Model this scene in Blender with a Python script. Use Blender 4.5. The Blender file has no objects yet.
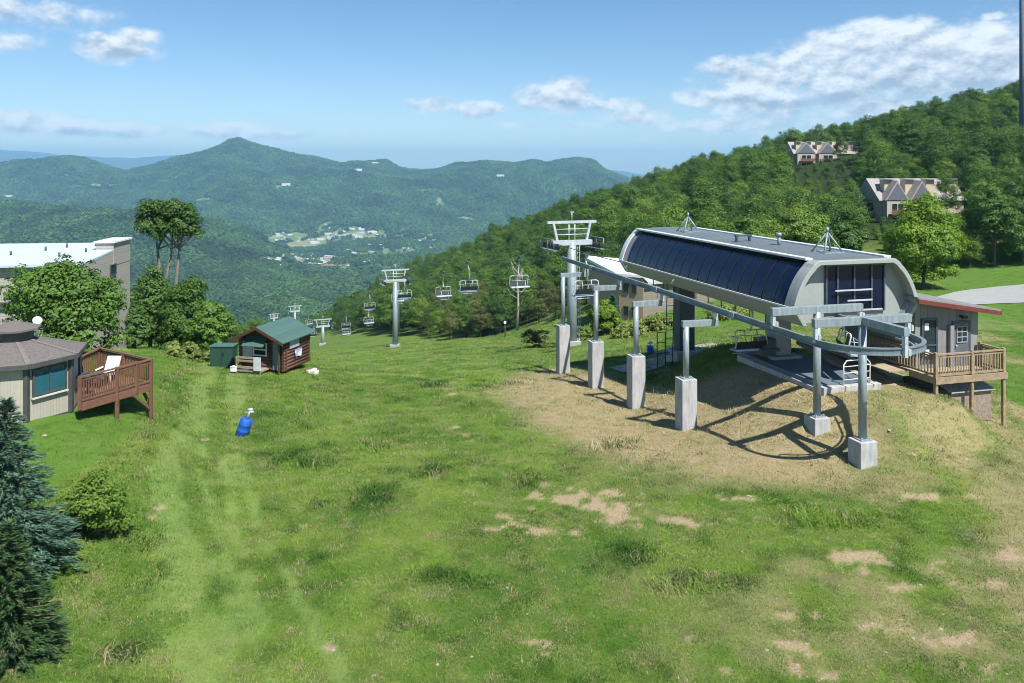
import bpy, math, random
import numpy as np
from mathutils import Vector, Matrix

R = math.radians
random.seed(7)
rng = np.random.default_rng(7)
SC = bpy.context.scene
COL = SC.collection

# ------------------------------------------------------------------ camera frame
CAMZ = 14.0          # eye height above the world origin (a high balcony)
F = 800.0            # focal length in pixels of a 1024 wide frame
HX, HY = 512.0, 168.0


def P(px, py, Y):
    return Vector(((px - HX) / F * Y, Y, CAMZ - (py - HY) / F * Y))


def PH(px, h, Y):
    return Vector(((px - HX) / F * Y, Y, CAMZ - h))


# ------------------------------------------------------------------ terrain
# per azimuth column: (distance, metres below the eye)
COLS = {
    -700: [(3, 12.5), (20, 12.0), (30, 9.8), (45, 9.9), (60, 13), (100, 22), (141, 34), (224, 54), (300, 72), (420, 100)],
    -60: [(3, 12.5), (20, 12.2), (25, 11.4), (28, 10.4), (31, 9.9), (45, 9.9), (60, 13), (100, 22), (141, 34), (224, 54), (300, 72), (420, 100)],
    40: [(3, 12.5), (20, 12.6), (25, 12.2), (28, 11.0), (30.5, 10.0), (36, 9.8), (45, 10.1), (60, 13.2), (100, 22), (141, 33), (224, 54), (300, 72), (420, 100)],
    100: [(3, 12.5), (20, 12.9), (24, 12.6), (27, 12.0), (31, 10.5), (34, 10.2), (38, 10.2), (45, 10.6), (60, 13.6), (100, 22), (141, 33), (224, 53), (300, 71), (420, 100)],
    150: [(3, 12.5), (20, 13.0), (26, 12.6), (30, 11.8), (34, 11.0), (38, 10.8), (44, 11.2), (53, 12.6), (70, 15.5), (100, 22), (141, 33), (224, 53), (300, 70), (420, 98)],
    200: [(3, 12.5), (20, 13.1), (28, 12.8), (34, 12.6), (40, 12.5), (46, 12.7), (53, 13.1), (70, 16.3), (100, 22), (141, 32.5), (224, 52), (300, 68), (420, 95)],
    250: [(3, 12.5), (20, 13.1), (30, 13.0), (38, 12.9), (46, 12.8), (54, 13.15), (60, 14.2), (70, 16.5), (100, 22.3), (141, 32.3), (224, 52), (300, 67), (420, 92)],
    300: [(3, 12.5), (20, 13.0), (30, 13.1), (38, 13.0), (46, 12.9), (54, 13.25), (60, 14.4), (80, 19), (141, 32.4), (224, 51.5), (300, 65), (420, 88)],
    350: [(3, 12.5), (20, 12.9), (30, 13.0), (38, 13.1), (53, 13.8), (80, 19.2), (141, 32.0), (224, 47), (300, 59), (420, 74)],
    400: [(3, 12.5), (20, 12.9), (30, 12.9), (38, 13.1), (53, 13.9), (80, 19.3), (110, 25.5), (141, 31.5), (200, 41), (300, 53), (420, 60)],
    500: [(3, 12.5), (20, 12.9), (30, 12.8), (38, 13.0), (45, 13.4), (53, 14.2), (62, 15.6), (80, 18.3), (110, 24.0), (150, 31.5), (200, 36), (300, 36), (380, 35), (420, 38)],
    560: [(3, 12.5), (20, 12.9), (30, 12.8), (38, 12.9), (45, 13.3), (53, 13.9), (62, 15.1), (80, 17.4), (110, 21.5), (150, 27), (200, 29), (300, 25), (370, 24), (420, 27)],
    600: [(3, 12.5), (20, 12.9), (30, 12.7), (36, 12.7), (42, 13.1), (49.8, 13.6), (56, 14.0), (62, 14.8), (80, 16.3), (100, 18.6), (150, 22), (250, 19.5), (350, 18), (420, 22)],
    640: [(3, 12.5), (20, 12.8), (30, 12.6), (36, 12.7), (44, 13.25), (50, 13.5), (56, 14.0), (65, 14.8), (80, 15.8), (100, 17.4), (150, 18.5), (250, 14), (340, 11), (420, 15)],
    690: [(3, 12.5), (20, 12.8), (30, 12.4), (34, 12.45), (38.4, 12.6), (42, 12.2), (46, 12.0), (55, 12.4), (65, 13.2), (80, 14.7), (100, 16), (150, 15.3), (250, 9), (330, 4), (420, 8)],
    750: [(3, 12.5), (20, 12.7), (28, 12.3), (32, 12.2), (35, 12.0), (38, 11.5), (41, 11.2), (46, 11.2), (55, 11.9), (65, 12.8), (80, 14.2), (100, 15.4), (150, 13.3), (250, 5), (325, -2), (420, 2)],
    800: [(3, 12.5), (20, 12.7), (27, 12.3), (31, 12.1), (34, 11.8), (37, 11.1), (40, 10.8), (45, 11.0), (55, 11.8), (65, 12.7), (80, 14.0), (100, 15.0), (150, 12), (250, 2), (320, -7), (420, -3)],
    860: [(3, 12.5), (20, 12.6), (27, 12.2), (32, 11.95), (35, 11.0), (38, 10.7), (42, 10.8), (50, 11.5), (65, 12.7), (80, 13.8), (100, 14.6), (150, 11), (250, -2), (325, -13), (420, -8)],
    920: [(3, 12.5), (20, 12.6), (27, 12.2), (32, 11.7), (35, 11.0), (38, 10.9), (42, 11.1), (50, 11.8), (65, 12.9), (80, 13.6), (95, 14.2), (110, 14), (150, 9.5), (250, -6), (330, -19), (420, -13)],
    1000: [(3, 12.5), (20, 12.5), (27, 12.3), (32, 12.0), (36, 11.9), (40, 12.0), (45, 12.3), (62, 13.3), (85, 14.2), (95, 14.0), (105, 13.6), (150, 8), (250, -10), (330, -28), (420, -20)],
    1100: [(3, 12.5), (20, 12.4), (27, 12.3), (36, 12.2), (45, 12.5), (62, 13.2), (85, 13.9), (95, 13.4), (105, 12.6), (150, 6), (250, -16), (340, -38), (420, -30)],
    1700: [(3, 12.5), (20, 12.4), (36, 12.4), (62, 12.6), (95, 11.4), (105, 10), (150, 0), (250, -30), (340, -60), (420, -50)],
}
CREST = [(-900, 215), (-200, 182), (-60, 170), (0, 165), (30, 161), (65, 159.5), (85, 161), (100, 166), (125, 172.5), (140, 169), (165, 163),
         (190, 155), (210, 149.5), (224, 145.5), (230, 142.5), (240, 142), (250, 146), (275, 152), (300, 159), (315, 160),
         (340, 167), (352, 164.5), (375, 163), (390, 164), (400, 167), (430, 168), (460, 166), (485, 163), (515, 166), (530, 163),
         (545, 163.5), (557, 161), (575, 160), (588, 160.5), (596, 163), (603, 170), (620, 177), (640, 186), (700, 204), (900, 230), (1900, 260)]
RIDGE = [(-900, 200), (-200, 205), (0, 211), (100, 219), (200, 229), (250, 244), (290, 268), (330, 295), (400, 320), (1900, 340)]

PXG = np.arange(-704, 1705, 4.0)
LYG = np.linspace(math.log(3), math.log(8000), 900)


def vnoise(x, y, seed=0):
    xi = np.floor(x).astype(np.int64); yi = np.floor(y).astype(np.int64)
    fx = x - xi; fy = y - yi
    fx = fx * fx * (3 - 2 * fx); fy = fy * fy * (3 - 2 * fy)

    def hsh(a, b):
        n = (a * 374761393 + b * 668265263 + seed * 1442695041) & 0x7FFFFFFF
        n = ((n ^ (n >> 13)) * 1274126177) & 0x7FFFFFFF
        n = (n ^ (n >> 16)) & 0xFFFFF
        return n / float(0xFFFFF)
    return ((hsh(xi, yi) * (1 - fx) + hsh(xi + 1, yi) * fx) * (1 - fy)
            + (hsh(xi, yi + 1) * (1 - fx) + hsh(xi + 1, yi + 1) * fx) * fy)


def fbm(x, y, seed=0, oct=4):
    s = 0.0; a = 0.5; t = 0.0
    for k in range(oct):
        s = s + a * vnoise(x * 2 ** k, y * 2 ** k, seed + k * 17); t += a; a *= 0.5
    return s / t


def _table():
    ys = np.exp(LYG)
    keys = sorted(COLS)
    raw = np.array([np.interp(LYG, np.log([a for a, b in COLS[k]]), [b for a, b in COLS[k]]) for k in keys])
    T = np.array([np.interp(PXG, keys, raw[:, j]) for j in range(len(LYG))]).T      # (px, y)
    # far country
    edge = T[:, np.searchsorted(LYG, math.log(420))]
    crest = np.interp(PXG, [a for a, b in CREST], [b for a, b in CREST])
    ridge = np.interp(PXG, [a for a, b in RIDGE], [b for a, b in RIDGE])
    hc = (crest - HY) / F * 5500.0
    hr = (ridge - HY) / F * 2500.0
    for j, y in enumerate(ys):
        if y <= 420:
            continue
        valley = np.interp(math.log(y), np.log([420, 700, 1200, 2000, 2800, 3600, 4300, 8000]), [0, 75, 160, 222, 244, 236, 200, 120]) + 88
        base = valley
        k = min(1.0, max(0.0, (math.log(y) - math.log(420)) / (math.log(1100) - math.log(420))))
        k = k * k * (3 - 2 * k)
        h = edge * (1 - k) + base * k + (1 - k) * (valley - 88) * 0.8
        # the nearer dark ridge on the left
        g = math.exp(-((y - 2500) / 620.0) ** 2)
        h = np.minimum(h, h * (1 - g) + hr * g)
        # the mountain range
        t = (y - 3500) / 2000.0
        if t > 0:
            if t < 1:
                tt = t * t * (3 - 2 * t); tt = 0.55 * tt + 0.45 * t
                h = h * (1 - tt) + hc * tt
            else:
                h = hc + (t - 1) * 420
        T[:, j] = h
    # soften the joins
    def blur(A, n, ax):
        k = np.ones(n) / n
        pad = [(0, 0), (0, 0)]; pad[ax] = (n // 2, n // 2)
        return np.apply_along_axis(lambda v: np.convolve(v, k, 'valid'), ax, np.pad(A, pad, mode='edge'))
    near = LYG < math.log(3000)
    B = T.copy()
    for _ in range(2):
        B = blur(B, 7, 0); B = blur(B, 7, 1)
    T[:, near] = B[:, near]
    return T


TAB = _table()


def gh(x, y):
    """metres below the eye at world (x, y), arrays allowed"""
    x = np.asarray(x, float); y = np.maximum(np.asarray(y, float), 3.0)
    px = np.clip(HX + F * x / y, PXG[0], PXG[-1] - 0.01)
    a = (px - PXG[0]) / 4.0
    b = np.clip((np.log(y) - LYG[0]) / (LYG[1] - LYG[0]), 0, len(LYG) - 1.001)
    i = a.astype(int); j = b.astype(int)
    fa = a - i; fb = b - j
    i1 = np.minimum(i + 1, len(PXG) - 1)
    h = (TAB[i, j] * (1 - fa) + TAB[i1, j] * fa) * (1 - fb) + (TAB[i, j + 1] * (1 - fa) + TAB[i1, j + 1] * fa) * fb
    # spurs and gullies far off
    w = np.clip((y - 900) / 1600.0, 0, 1) * np.clip((7000 - y) / 1500, 0, 1)
    vall = np.exp(-((y - 3250) / 750.0) ** 2)
    crestw = np.clip(1 - np.exp(-((y - 5500) / 500.0) ** 2) * 0.75, 0.25, 1)
    sp = (np.abs(fbm(x / 620.0, y / 1000.0, 3, 5) - 0.5) * 2 - 0.25) * 270
    h = h + w * (1 - 0.85 * vall) * crestw * sp
    hum = (fbm(x / 9.0, y / 9.0, 11, 3) - 0.5) * 0.35 * np.clip((y - 14) / 20.0, 0.3, 1) * np.clip((260 - y) / 200.0, 0, 1)
    # the filled bank under the terminal front
    u = x * 0.9642 + y * 0.2652; v = -x * 0.2652 + y * 0.9642
    du = np.maximum(np.maximum(24.4 - u, 0) / 4.4, np.maximum(u - 28.0, 0) / 2.6)
    dv = np.maximum(np.maximum(30.9 - 1.5 * np.clip((u - 23.2) / 1.3, 0, 1) - v, 0) / (1.5 + np.clip((u - 23.2) / 1.3, 0, 1)), np.maximum(v - 40.5, 0) / 5.0)
    q = np.clip(1 - np.sqrt(du * du + dv * dv), 0, 1); q = q * q * (3 - 2 * q)
    h = h + q * (10.2 - h) * (h > 10.2)
    return h + hum


def gz(x, y):
    return float(CAMZ - gh(np.array([x]), np.array([y]))[0])


def gpt(px, Y, dz=0.0):
    x = (px - HX) / F * Y
    return Vector((x, Y, gz(x, Y) + dz))


# ------------------------------------------------------------------ mesh builder
class MB:
    def __init__(s):
        s.v = []; s.f = []; s.sm = []

    def add(s, vs, fs, smooth=False):
        o = len(s.v)
        s.v.extend([Vector(q) for q in vs])
        for q in fs:
            s.f.append([o + k for k in q]); s.sm.append(smooth)
        return s

    def box(s, c, size, ax=None):
        c = Vector(c); a = ax or (Vector((1, 0, 0)), Vector((0, 1, 0)), Vector((0, 0, 1)))
        hx, hy, hz = [q / 2 for q in size]
        vs = [c + a[0] * (hx * i) + a[1] * (hy * j) + a[2] * (hz * k) for k in (-1, 1) for j in (-1, 1) for i in (-1, 1)]
        return s.add(vs, [(0, 2, 3, 1), (4, 5, 7, 6), (0, 1, 5, 4), (2, 6, 7, 3), (0, 4, 6, 2), (1, 3, 7, 5)])

    def bar(s, p0, p1, w, h, up=(0, 0, 1)):
        p0 = Vector(p0); p1 = Vector(p1); d = p1 - p0; L = d.length
        if L < 1e-6: return s
        d.normalize(); upv = Vector(up)
        if abs(d.dot(upv)) > 0.98: upv = Vector((0, 1, 0))
        sx = d.cross(upv).normalized(); sz = sx.cross(d).normalized()
        return s.box((p0 + p1) / 2, (w, L, h), (sx, d, sz))

    def tube(s, p0, p1, r0, r1=None, n=12, cap=True):
        r1 = r0 if r1 is None else r1
        return s.path([p0, p1], [r0, r1], n, cap)

    def path(s, pts, r, n=8, cap=True, closed=False):
        pts = [Vector(q) for q in pts]
        rs = r if isinstance(r, (list, tuple)) else [r] * len(pts)
        m = len(pts); vs = []
        ref = None
        for i, p in enumerate(pts):
            a = pts[(i - 1) % m] if (closed or i > 0) else p
            b = pts[(i + 1) % m] if (closed or i < m - 1) else p
            d = (b - a).normalized()
            if ref is None:
                ref = Vector((0, 0, 1)) if abs(d.z) < 0.9 else Vector((1, 0, 0))
            sx = d.cross(ref)
            if sx.length < 1e-4: sx = d.cross(Vector((0.3, 1, 0)))
            sx.normalize(); sy = d.cross(sx).normalized()
            for k in range(n):
                t = 2 * math.pi * k / n
                vs.append(p + (sx * math.cos(t) + sy * math.sin(t)) * rs[i])
        fs = []
        for i in range(m if closed else m - 1):
            for k in range(n):
                a = i * n + k; b = i * n + (k + 1) % n
                j = (i + 1) % m
                fs.append((a, b, j * n + (k + 1) % n, j * n + k))
        s.add(vs, fs, True)
        if cap and not closed:
            o = len(s.v) - m * n
            s.f.append([o + k for k in range(n)][::-1]); s.sm.append(False)
            s.f.append([o + (m - 1) * n + k for k in range(n)]); s.sm.append(False)
        return s

    def prism(s, poly, vec):
        poly = [Vector(q) for q in poly]; vec = Vector(vec); n = len(poly)
        vs = poly + [q + vec for q in poly]
        fs = [tuple(range(n))[::-1], tuple(range(n, 2 * n))] + [(i, (i + 1) % n, n + (i + 1) % n, n + i) for i in range(n)]
        return s.add(vs, fs)

    def sheet(s, rows, smooth=True):
        """grid of points"""
        n = len(rows[0]); vs = [q for r_ in rows for q in r_]
        fs = [(i * n + k, i * n + k + 1, (i + 1) * n + k + 1, (i + 1) * n + k) for i in range(len(rows) - 1) for k in range(n - 1)]
        return s.add(vs, fs, smooth)


def wloc(o):
    v = Vector((0, 0, 0))
    while o is not None:
        v += o.location; o = o.parent
    return v


def obj(name, mb, m, parent=None, bevel=0.0):
    """link what the builder holds (world coordinates) as one mesh object"""
    off = wloc(parent) if parent else Vector((0, 0, 0))
    me = bpy.data.meshes.new(name)
    me.from_pydata([tuple(q - off) for q in mb.v], [], mb.f)
    me.polygons.foreach_set('use_smooth', mb.sm)
    me.materials.append(m)
    me.update()
    import bmesh
    b = bmesh.new(); b.from_mesh(me); bmesh.ops.recalc_face_normals(b, faces=b.faces); b.to_mesh(me); b.free()
    o = bpy.data.objects.new(name, me)
    COL.objects.link(o)
    if parent: o.parent = parent
    if bevel > 0:
        md = o.modifiers.new('bevel', 'BEVEL'); md.width = bevel; md.segments = 2; md.limit_method = 'ANGLE'; md.angle_limit = R(50)
    return o


def tag(o, label, cat, group=None):
    o['label'] = label; o['category'] = cat
    if group: o['group'] = group
    return o


def thing(name, label, cat, loc, group=None):
    o = bpy.data.objects.new(name, None); COL.objects.link(o)
    o.location = loc; o.empty_display_size = 0.3
    return tag(o, label, cat, group)


def struct(o, kind='structure'):
    o['kind'] = kind
    return o


def dup(root, loc=None, rotz=None, scale=None, label=None):
    r_ = root.copy(); COL.objects.link(r_)
    if loc is not None: r_.location = loc
    if rotz is not None: r_.rotation_euler = (0, 0, rotz)
    if scale is not None: r_.scale = (scale, scale, scale) if not isinstance(scale, tuple) else scale
    if label: r_['label'] = label
    for ch in list(root.children):
        c = ch.copy(); COL.objects.link(c); c.parent = r_
        for g in list(ch.children):
            d = g.copy(); COL.objects.link(d); d.parent = c
    return r_


# ------------------------------------------------------------------ materials
def newmat(name):
    m = bpy.data.materials.new(name); m.use_nodes = True
    nt = m.node_tree
    return m, nt, nt.nodes['Principled BSDF']


def mat(name, col, rough=0.6, metal=0.0, var=0.15, scale=3.0, bump=0.0, bscale=30.0, spec=0.5, streak=None, col2=None):
    m, nt, b = newmat(name)
    N = nt.nodes; L = nt.links
    b.inputs['Roughness'].default_value = rough
    b.inputs['Metallic'].default_value = metal
    b.inputs['Specular IOR Level'].default_value = spec
    tc = N.new('ShaderNodeTexCoord')
    mp = N.new('ShaderNodeMapping')
    L.new(tc.outputs['Object'], mp.inputs['Vector'])
    if streak: mp.inputs['Scale'].default_value = streak
    n1 = N.new('ShaderNodeTexNoise'); n1.inputs['Scale'].default_value = scale; n1.inputs['Detail'].default_value = 7
    n1.inputs['Roughness'].default_value = 0.65
    L.new(mp.outputs[0], n1.inputs['Vector'])
    mr = N.new('ShaderNodeMapRange'); mr.inputs[1].default_value = 0.3; mr.inputs[2].default_value = 0.7
    L.new(n1.outputs['Fac'], mr.inputs[0])
    mx = N.new('ShaderNodeMix'); mx.data_type = 'RGBA'
    c2 = col2 or tuple(q * (1 + var) for q in col)
    c1 = tuple(q * (1 - var) for q in col) if not col2 else col
    mx.inputs[6].default_value = (*c1, 1); mx.inputs[7].default_value = (*c2, 1)
    L.new(mr.outputs[0], mx.inputs[0]); L.new(mx.outputs[2], b.inputs['Base Color'])
    if bump > 0:
        n2 = N.new('ShaderNodeTexNoise'); n2.inputs['Scale'].default_value = bscale; n2.inputs['Detail'].default_value = 4
        L.new(mp.outputs[0], n2.inputs['Vector'])
        bp = N.new('ShaderNodeBump'); bp.inputs['Strength'].default_value = bump; bp.inputs['Distance'].default_value = 0.03
        L.new(n2.outputs['Fac'], bp.inputs['Height']); L.new(bp.outputs[0], b.inputs['Normal'])
    return m


def lined(name, col, dirv, period, width=0.06, depth=0.5, rough=0.7, var=0.12, dark=0.45, dirs=None, scale=3.0):
    """a surface grooved at a regular pitch (boards, siding, seams)"""
    m = mat(name, col, rough, 0, var, scale)
    nt = m.node_tree; N = nt.nodes; L = nt.links; b = N['Principled BSDF']
    src = b.inputs['Base Color'].links[0].from_socket
    tc = N.new('ShaderNodeTexCoord')
    dt = N.new('ShaderNodeVectorMath'); dt.operation = 'DOT_PRODUCT'
    L.new(tc.outputs['Object'], dt.inputs[0]); dt.inputs[1].default_value = tuple(Vector(dirv).normalized() / period)
    fr = N.new('ShaderNodeMath'); fr.operation = 'FRACT'; L.new(dt.outputs['Value'], fr.inputs[0])
    lt = N.new('ShaderNodeMath'); lt.operation = 'LESS_THAN'; lt.inputs[1].default_value = width; L.new(fr.outputs[0], lt.inputs[0])
    fl = N.new('ShaderNodeMath'); fl.operation = 'FLOOR'; L.new(dt.outputs['Value'], fl.inputs[0])
    wn = N.new('ShaderNodeTexWhiteNoise'); wn.noise_dimensions = '1D'; L.new(fl.outputs[0], wn.inputs['W'])
    mr = N.new('ShaderNodeMapRange'); mr.inputs[3].default_value = 1 - var; mr.inputs[4].default_value = 1 + var
    L.new(wn.outputs['Value'], mr.inputs[0])
    m1 = N.new('ShaderNodeVectorMath'); m1.operation = 'SCALE'; L.new(src, m1.inputs[0]); L.new(mr.outputs[0], m1.inputs['Scale'])
    mx = N.new('ShaderNodeMix'); mx.data_type = 'RGBA'
    L.new(lt.outputs[0], mx.inputs[0]); L.new(m1.outputs[0], mx.inputs[6])
    m2 = N.new('ShaderNodeVectorMath'); m2.operation = 'SCALE'; m2.inputs['Scale'].default_value = dark; L.new(m1.outputs[0], m2.inputs[0])
    L.new(m2.outputs[0], mx.inputs[7]); L.new(mx.outputs[2], b.inputs['Base Color'])
    bp = N.new('ShaderNodeBump'); bp.inputs['Strength'].default_value = depth; bp.inputs['Distance'].default_value = 0.02; bp.invert = True
    L.new(lt.outputs[0], bp.inputs['Height']); L.new(bp.outputs[0], b.inputs['Normal'])
    return m


def leafmat(name, dark, light, trans=0.24, objvar=0.5):
    m, nt, b = newmat(name)
    N = nt.nodes; L = nt.links
    at = N.new('ShaderNodeAttribute'); at.attribute_name = 'rnd'
    oi = N.new('ShaderNodeObjectInfo')
    ad = N.new('ShaderNodeMath'); ad.operation = 'MULTIPLY_ADD'; ad.inputs[1].default_value = objvar; L.new(oi.outputs['Random'], ad.inputs[0])
    sc = N.new('ShaderNodeMath'); sc.operation = 'MULTIPLY'; sc.inputs[1].default_value = 1 - objvar; L.new(at.outputs['Fac'], sc.inputs[0])
    L.new(sc.outputs[0], ad.inputs[2])
    mx = N.new('ShaderNodeMix'); mx.data_type = 'RGBA'; mx.inputs[6].default_value = (*dark, 1); mx.inputs[7].default_value = (*light, 1)
    L.new(ad.outputs[0], mx.inputs[0])
    L.new(mx.outputs[2], b.inputs['Base Color'])
    b.inputs['Roughness'].default_value = 0.55; b.inputs['Specular IOR Level'].default_value = 0.3
    tr = N.new('ShaderNodeBsdfTranslucent')
    hs = N.new('ShaderNodeHueSaturation'); hs.inputs['Value'].default_value = 1.5; hs.inputs['Saturation'].default_value = 1.1
    L.new(mx.outputs[2], hs.inputs['Color']); L.new(hs.outputs[0], tr.inputs['Color'])
    ms = N.new('ShaderNodeMixShader'); ms.inputs[0].default_value = trans
    L.new(b.outputs[0], ms.inputs[1]); L.new(tr.outputs[0], ms.inputs[2])
    L.new(ms.outputs[0], N['Material Output'].inputs['Surface'])
    return m


M = {}
M['steel'] = mat('galvanised_steel', (0.25, 0.305, 0.335), 0.5, 0.25, 0.3, 2.5, 0.05, 40, streak=(3, 3, 0.5))
M['steel_dark'] = mat('dark_steel', (0.07, 0.09, 0.11), 0.5, 0.3, 0.2)
M['steel_rail'] = mat('weathered_rail_steel', (0.19, 0.235, 0.265), 0.5, 0.3, 0.25, 1.5, 0.05, 40)
M['steel_bright'] = mat('bright_galvanised', (0.5, 0.55, 0.6), 0.4, 0.3, 0.15)
M['concrete'] = mat('cast_concrete', (0.40, 0.41, 0.42), 0.85, 0, 0.22, 2.0, 0.25, 25, streak=(2, 2, 0.8))
M['hood'] = mat('hood_panel', (0.40, 0.42, 0.39), 0.5, 0.1, 0.06, 1.0)
M['hood_roof'] = mat('hood_roof', (0.24, 0.27, 0.28), 0.55, 0.2, 0.1, 1.0)
M['hood_light'] = mat('hood_trim', (0.62, 0.66, 0.70), 0.4, 0.1, 0.05)
M['white'] = mat('white_paint', (0.75, 0.77, 0.78), 0.5, 0, 0.08)
M['black'] = mat('black_rubber', (0.02, 0.022, 0.025), 0.6, 0, 0.2)
M['seatblue'] = mat('blue_grey_seat', (0.34, 0.48, 0.66), 0.5, 0, 0.1)
M['darkhole'] = mat('dark_interior', (0.02, 0.02, 0.02), 0.9, 0, 0.2)


def glassmat(name, col, rough=0.06, spec=0.6):
    m, nt, b = newmat(name)
    N = nt.nodes; L = nt.links
    tc = N.new('ShaderNodeTexCoord'); n = N.new('ShaderNodeTexNoise'); n.inputs['Scale'].default_value = 0.7; n.inputs['Detail'].default_value = 3
    L.new(tc.outputs['Object'], n.inputs['Vector'])
    mx = N.new('ShaderNodeMix'); mx.data_type = 'RGBA'
    mx.inputs[6].default_value = (*[q * 0.6 for q in col], 1); mx.inputs[7].default_value = (*[q * 1.5 for q in col], 1)
    L.new(n.outputs['Fac'], mx.inputs[0]); L.new(mx.outputs[2], b.inputs['Base Color'])
    b.inputs['Roughness'].default_value = rough; b.inputs['Specular IOR Level'].default_value = spec
    bp = N.new('ShaderNodeBump'); bp.inputs['Strength'].default_value = 0.06; bp.inputs['Distance'].default_value = 0.1
    L.new(n.outputs['Fac'], bp.inputs['Height']); L.new(bp.outputs[0], b.inputs['Normal'])
    return m


M['hoodglass'] = glassmat('tinted_polycarbonate', (0.004, 0.009, 0.028), 0.10, 0.4)
M['glass'] = glassmat('window_glass', (0.015, 0.03, 0.04), 0.05, 0.6)
M['tealglass'] = glassmat('teal_window_glass', (0.02, 0.10, 0.13), 0.08, 0.6)

# ------------------------------------------------------------------ ground painting (in ground coordinates)
DIRT = [(565, 500, 62, 11), (545, 528, 52, 7), (610, 516, 46, 8), (500, 519, 22, 4), (640, 528, 14, 5), (600, 508, 22, 6), (455, 427, 13, 4),
        (447, 388, 9, 9), (467, 433, 9, 3), (438, 383, 12, 3), (545, 645, 30, 7), (535, 655, 14, 4), (885, 624, 42, 6), (860, 562, 55, 6), (965, 584, 70, 6),
        (1005, 556, 18, 6), (800, 652, 34, 9), (775, 674, 44, 6), (690, 634, 12, 8), (148, 513, 15, 5), (205, 437, 9, 4),
        (700, 522, 34, 5), (955, 640, 34, 6), (1000, 676, 34, 8), (790, 612, 30, 5), (750, 500, 30, 4), (330, 650, 14, 4), (930, 500, 40, 5)]
LUSH = [(380, 490, 40, 14), (440, 468, 50, 10), (330, 492, 40, 10), (700, 585, 36, 14), (640, 556, 30, 10), (850, 518, 66, 10), (600, 444, 50, 7),
        (470, 575, 60, 8), (130, 650, 20, 8), (300, 455, 40, 10), (250, 415, 40, 6), (960, 530, 40, 8), (520, 480, 25, 6), (370, 455, 35, 8), (480, 385, 50, 6),
        (225, 585, 14, 12), (262, 540, 16, 8), (310, 560, 20, 9), (930, 600, 45, 6), (150, 648, 14, 5)]
PATH = [(215, 348), (204, 380), (196, 408), (182, 440), (166, 470), (165, 520), (178, 590), (205, 683)]
PATH3 = [(205, 430), (200, 470), (212, 520), (228, 570), (225, 683)]
PATH4 = [(230, 430), (245, 480), (262, 540), (300, 600), (350, 683)]
PATH2 = [(240, 400), (232, 440), (228, 480), (232, 530), (245, 600), (270, 683)]


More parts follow.
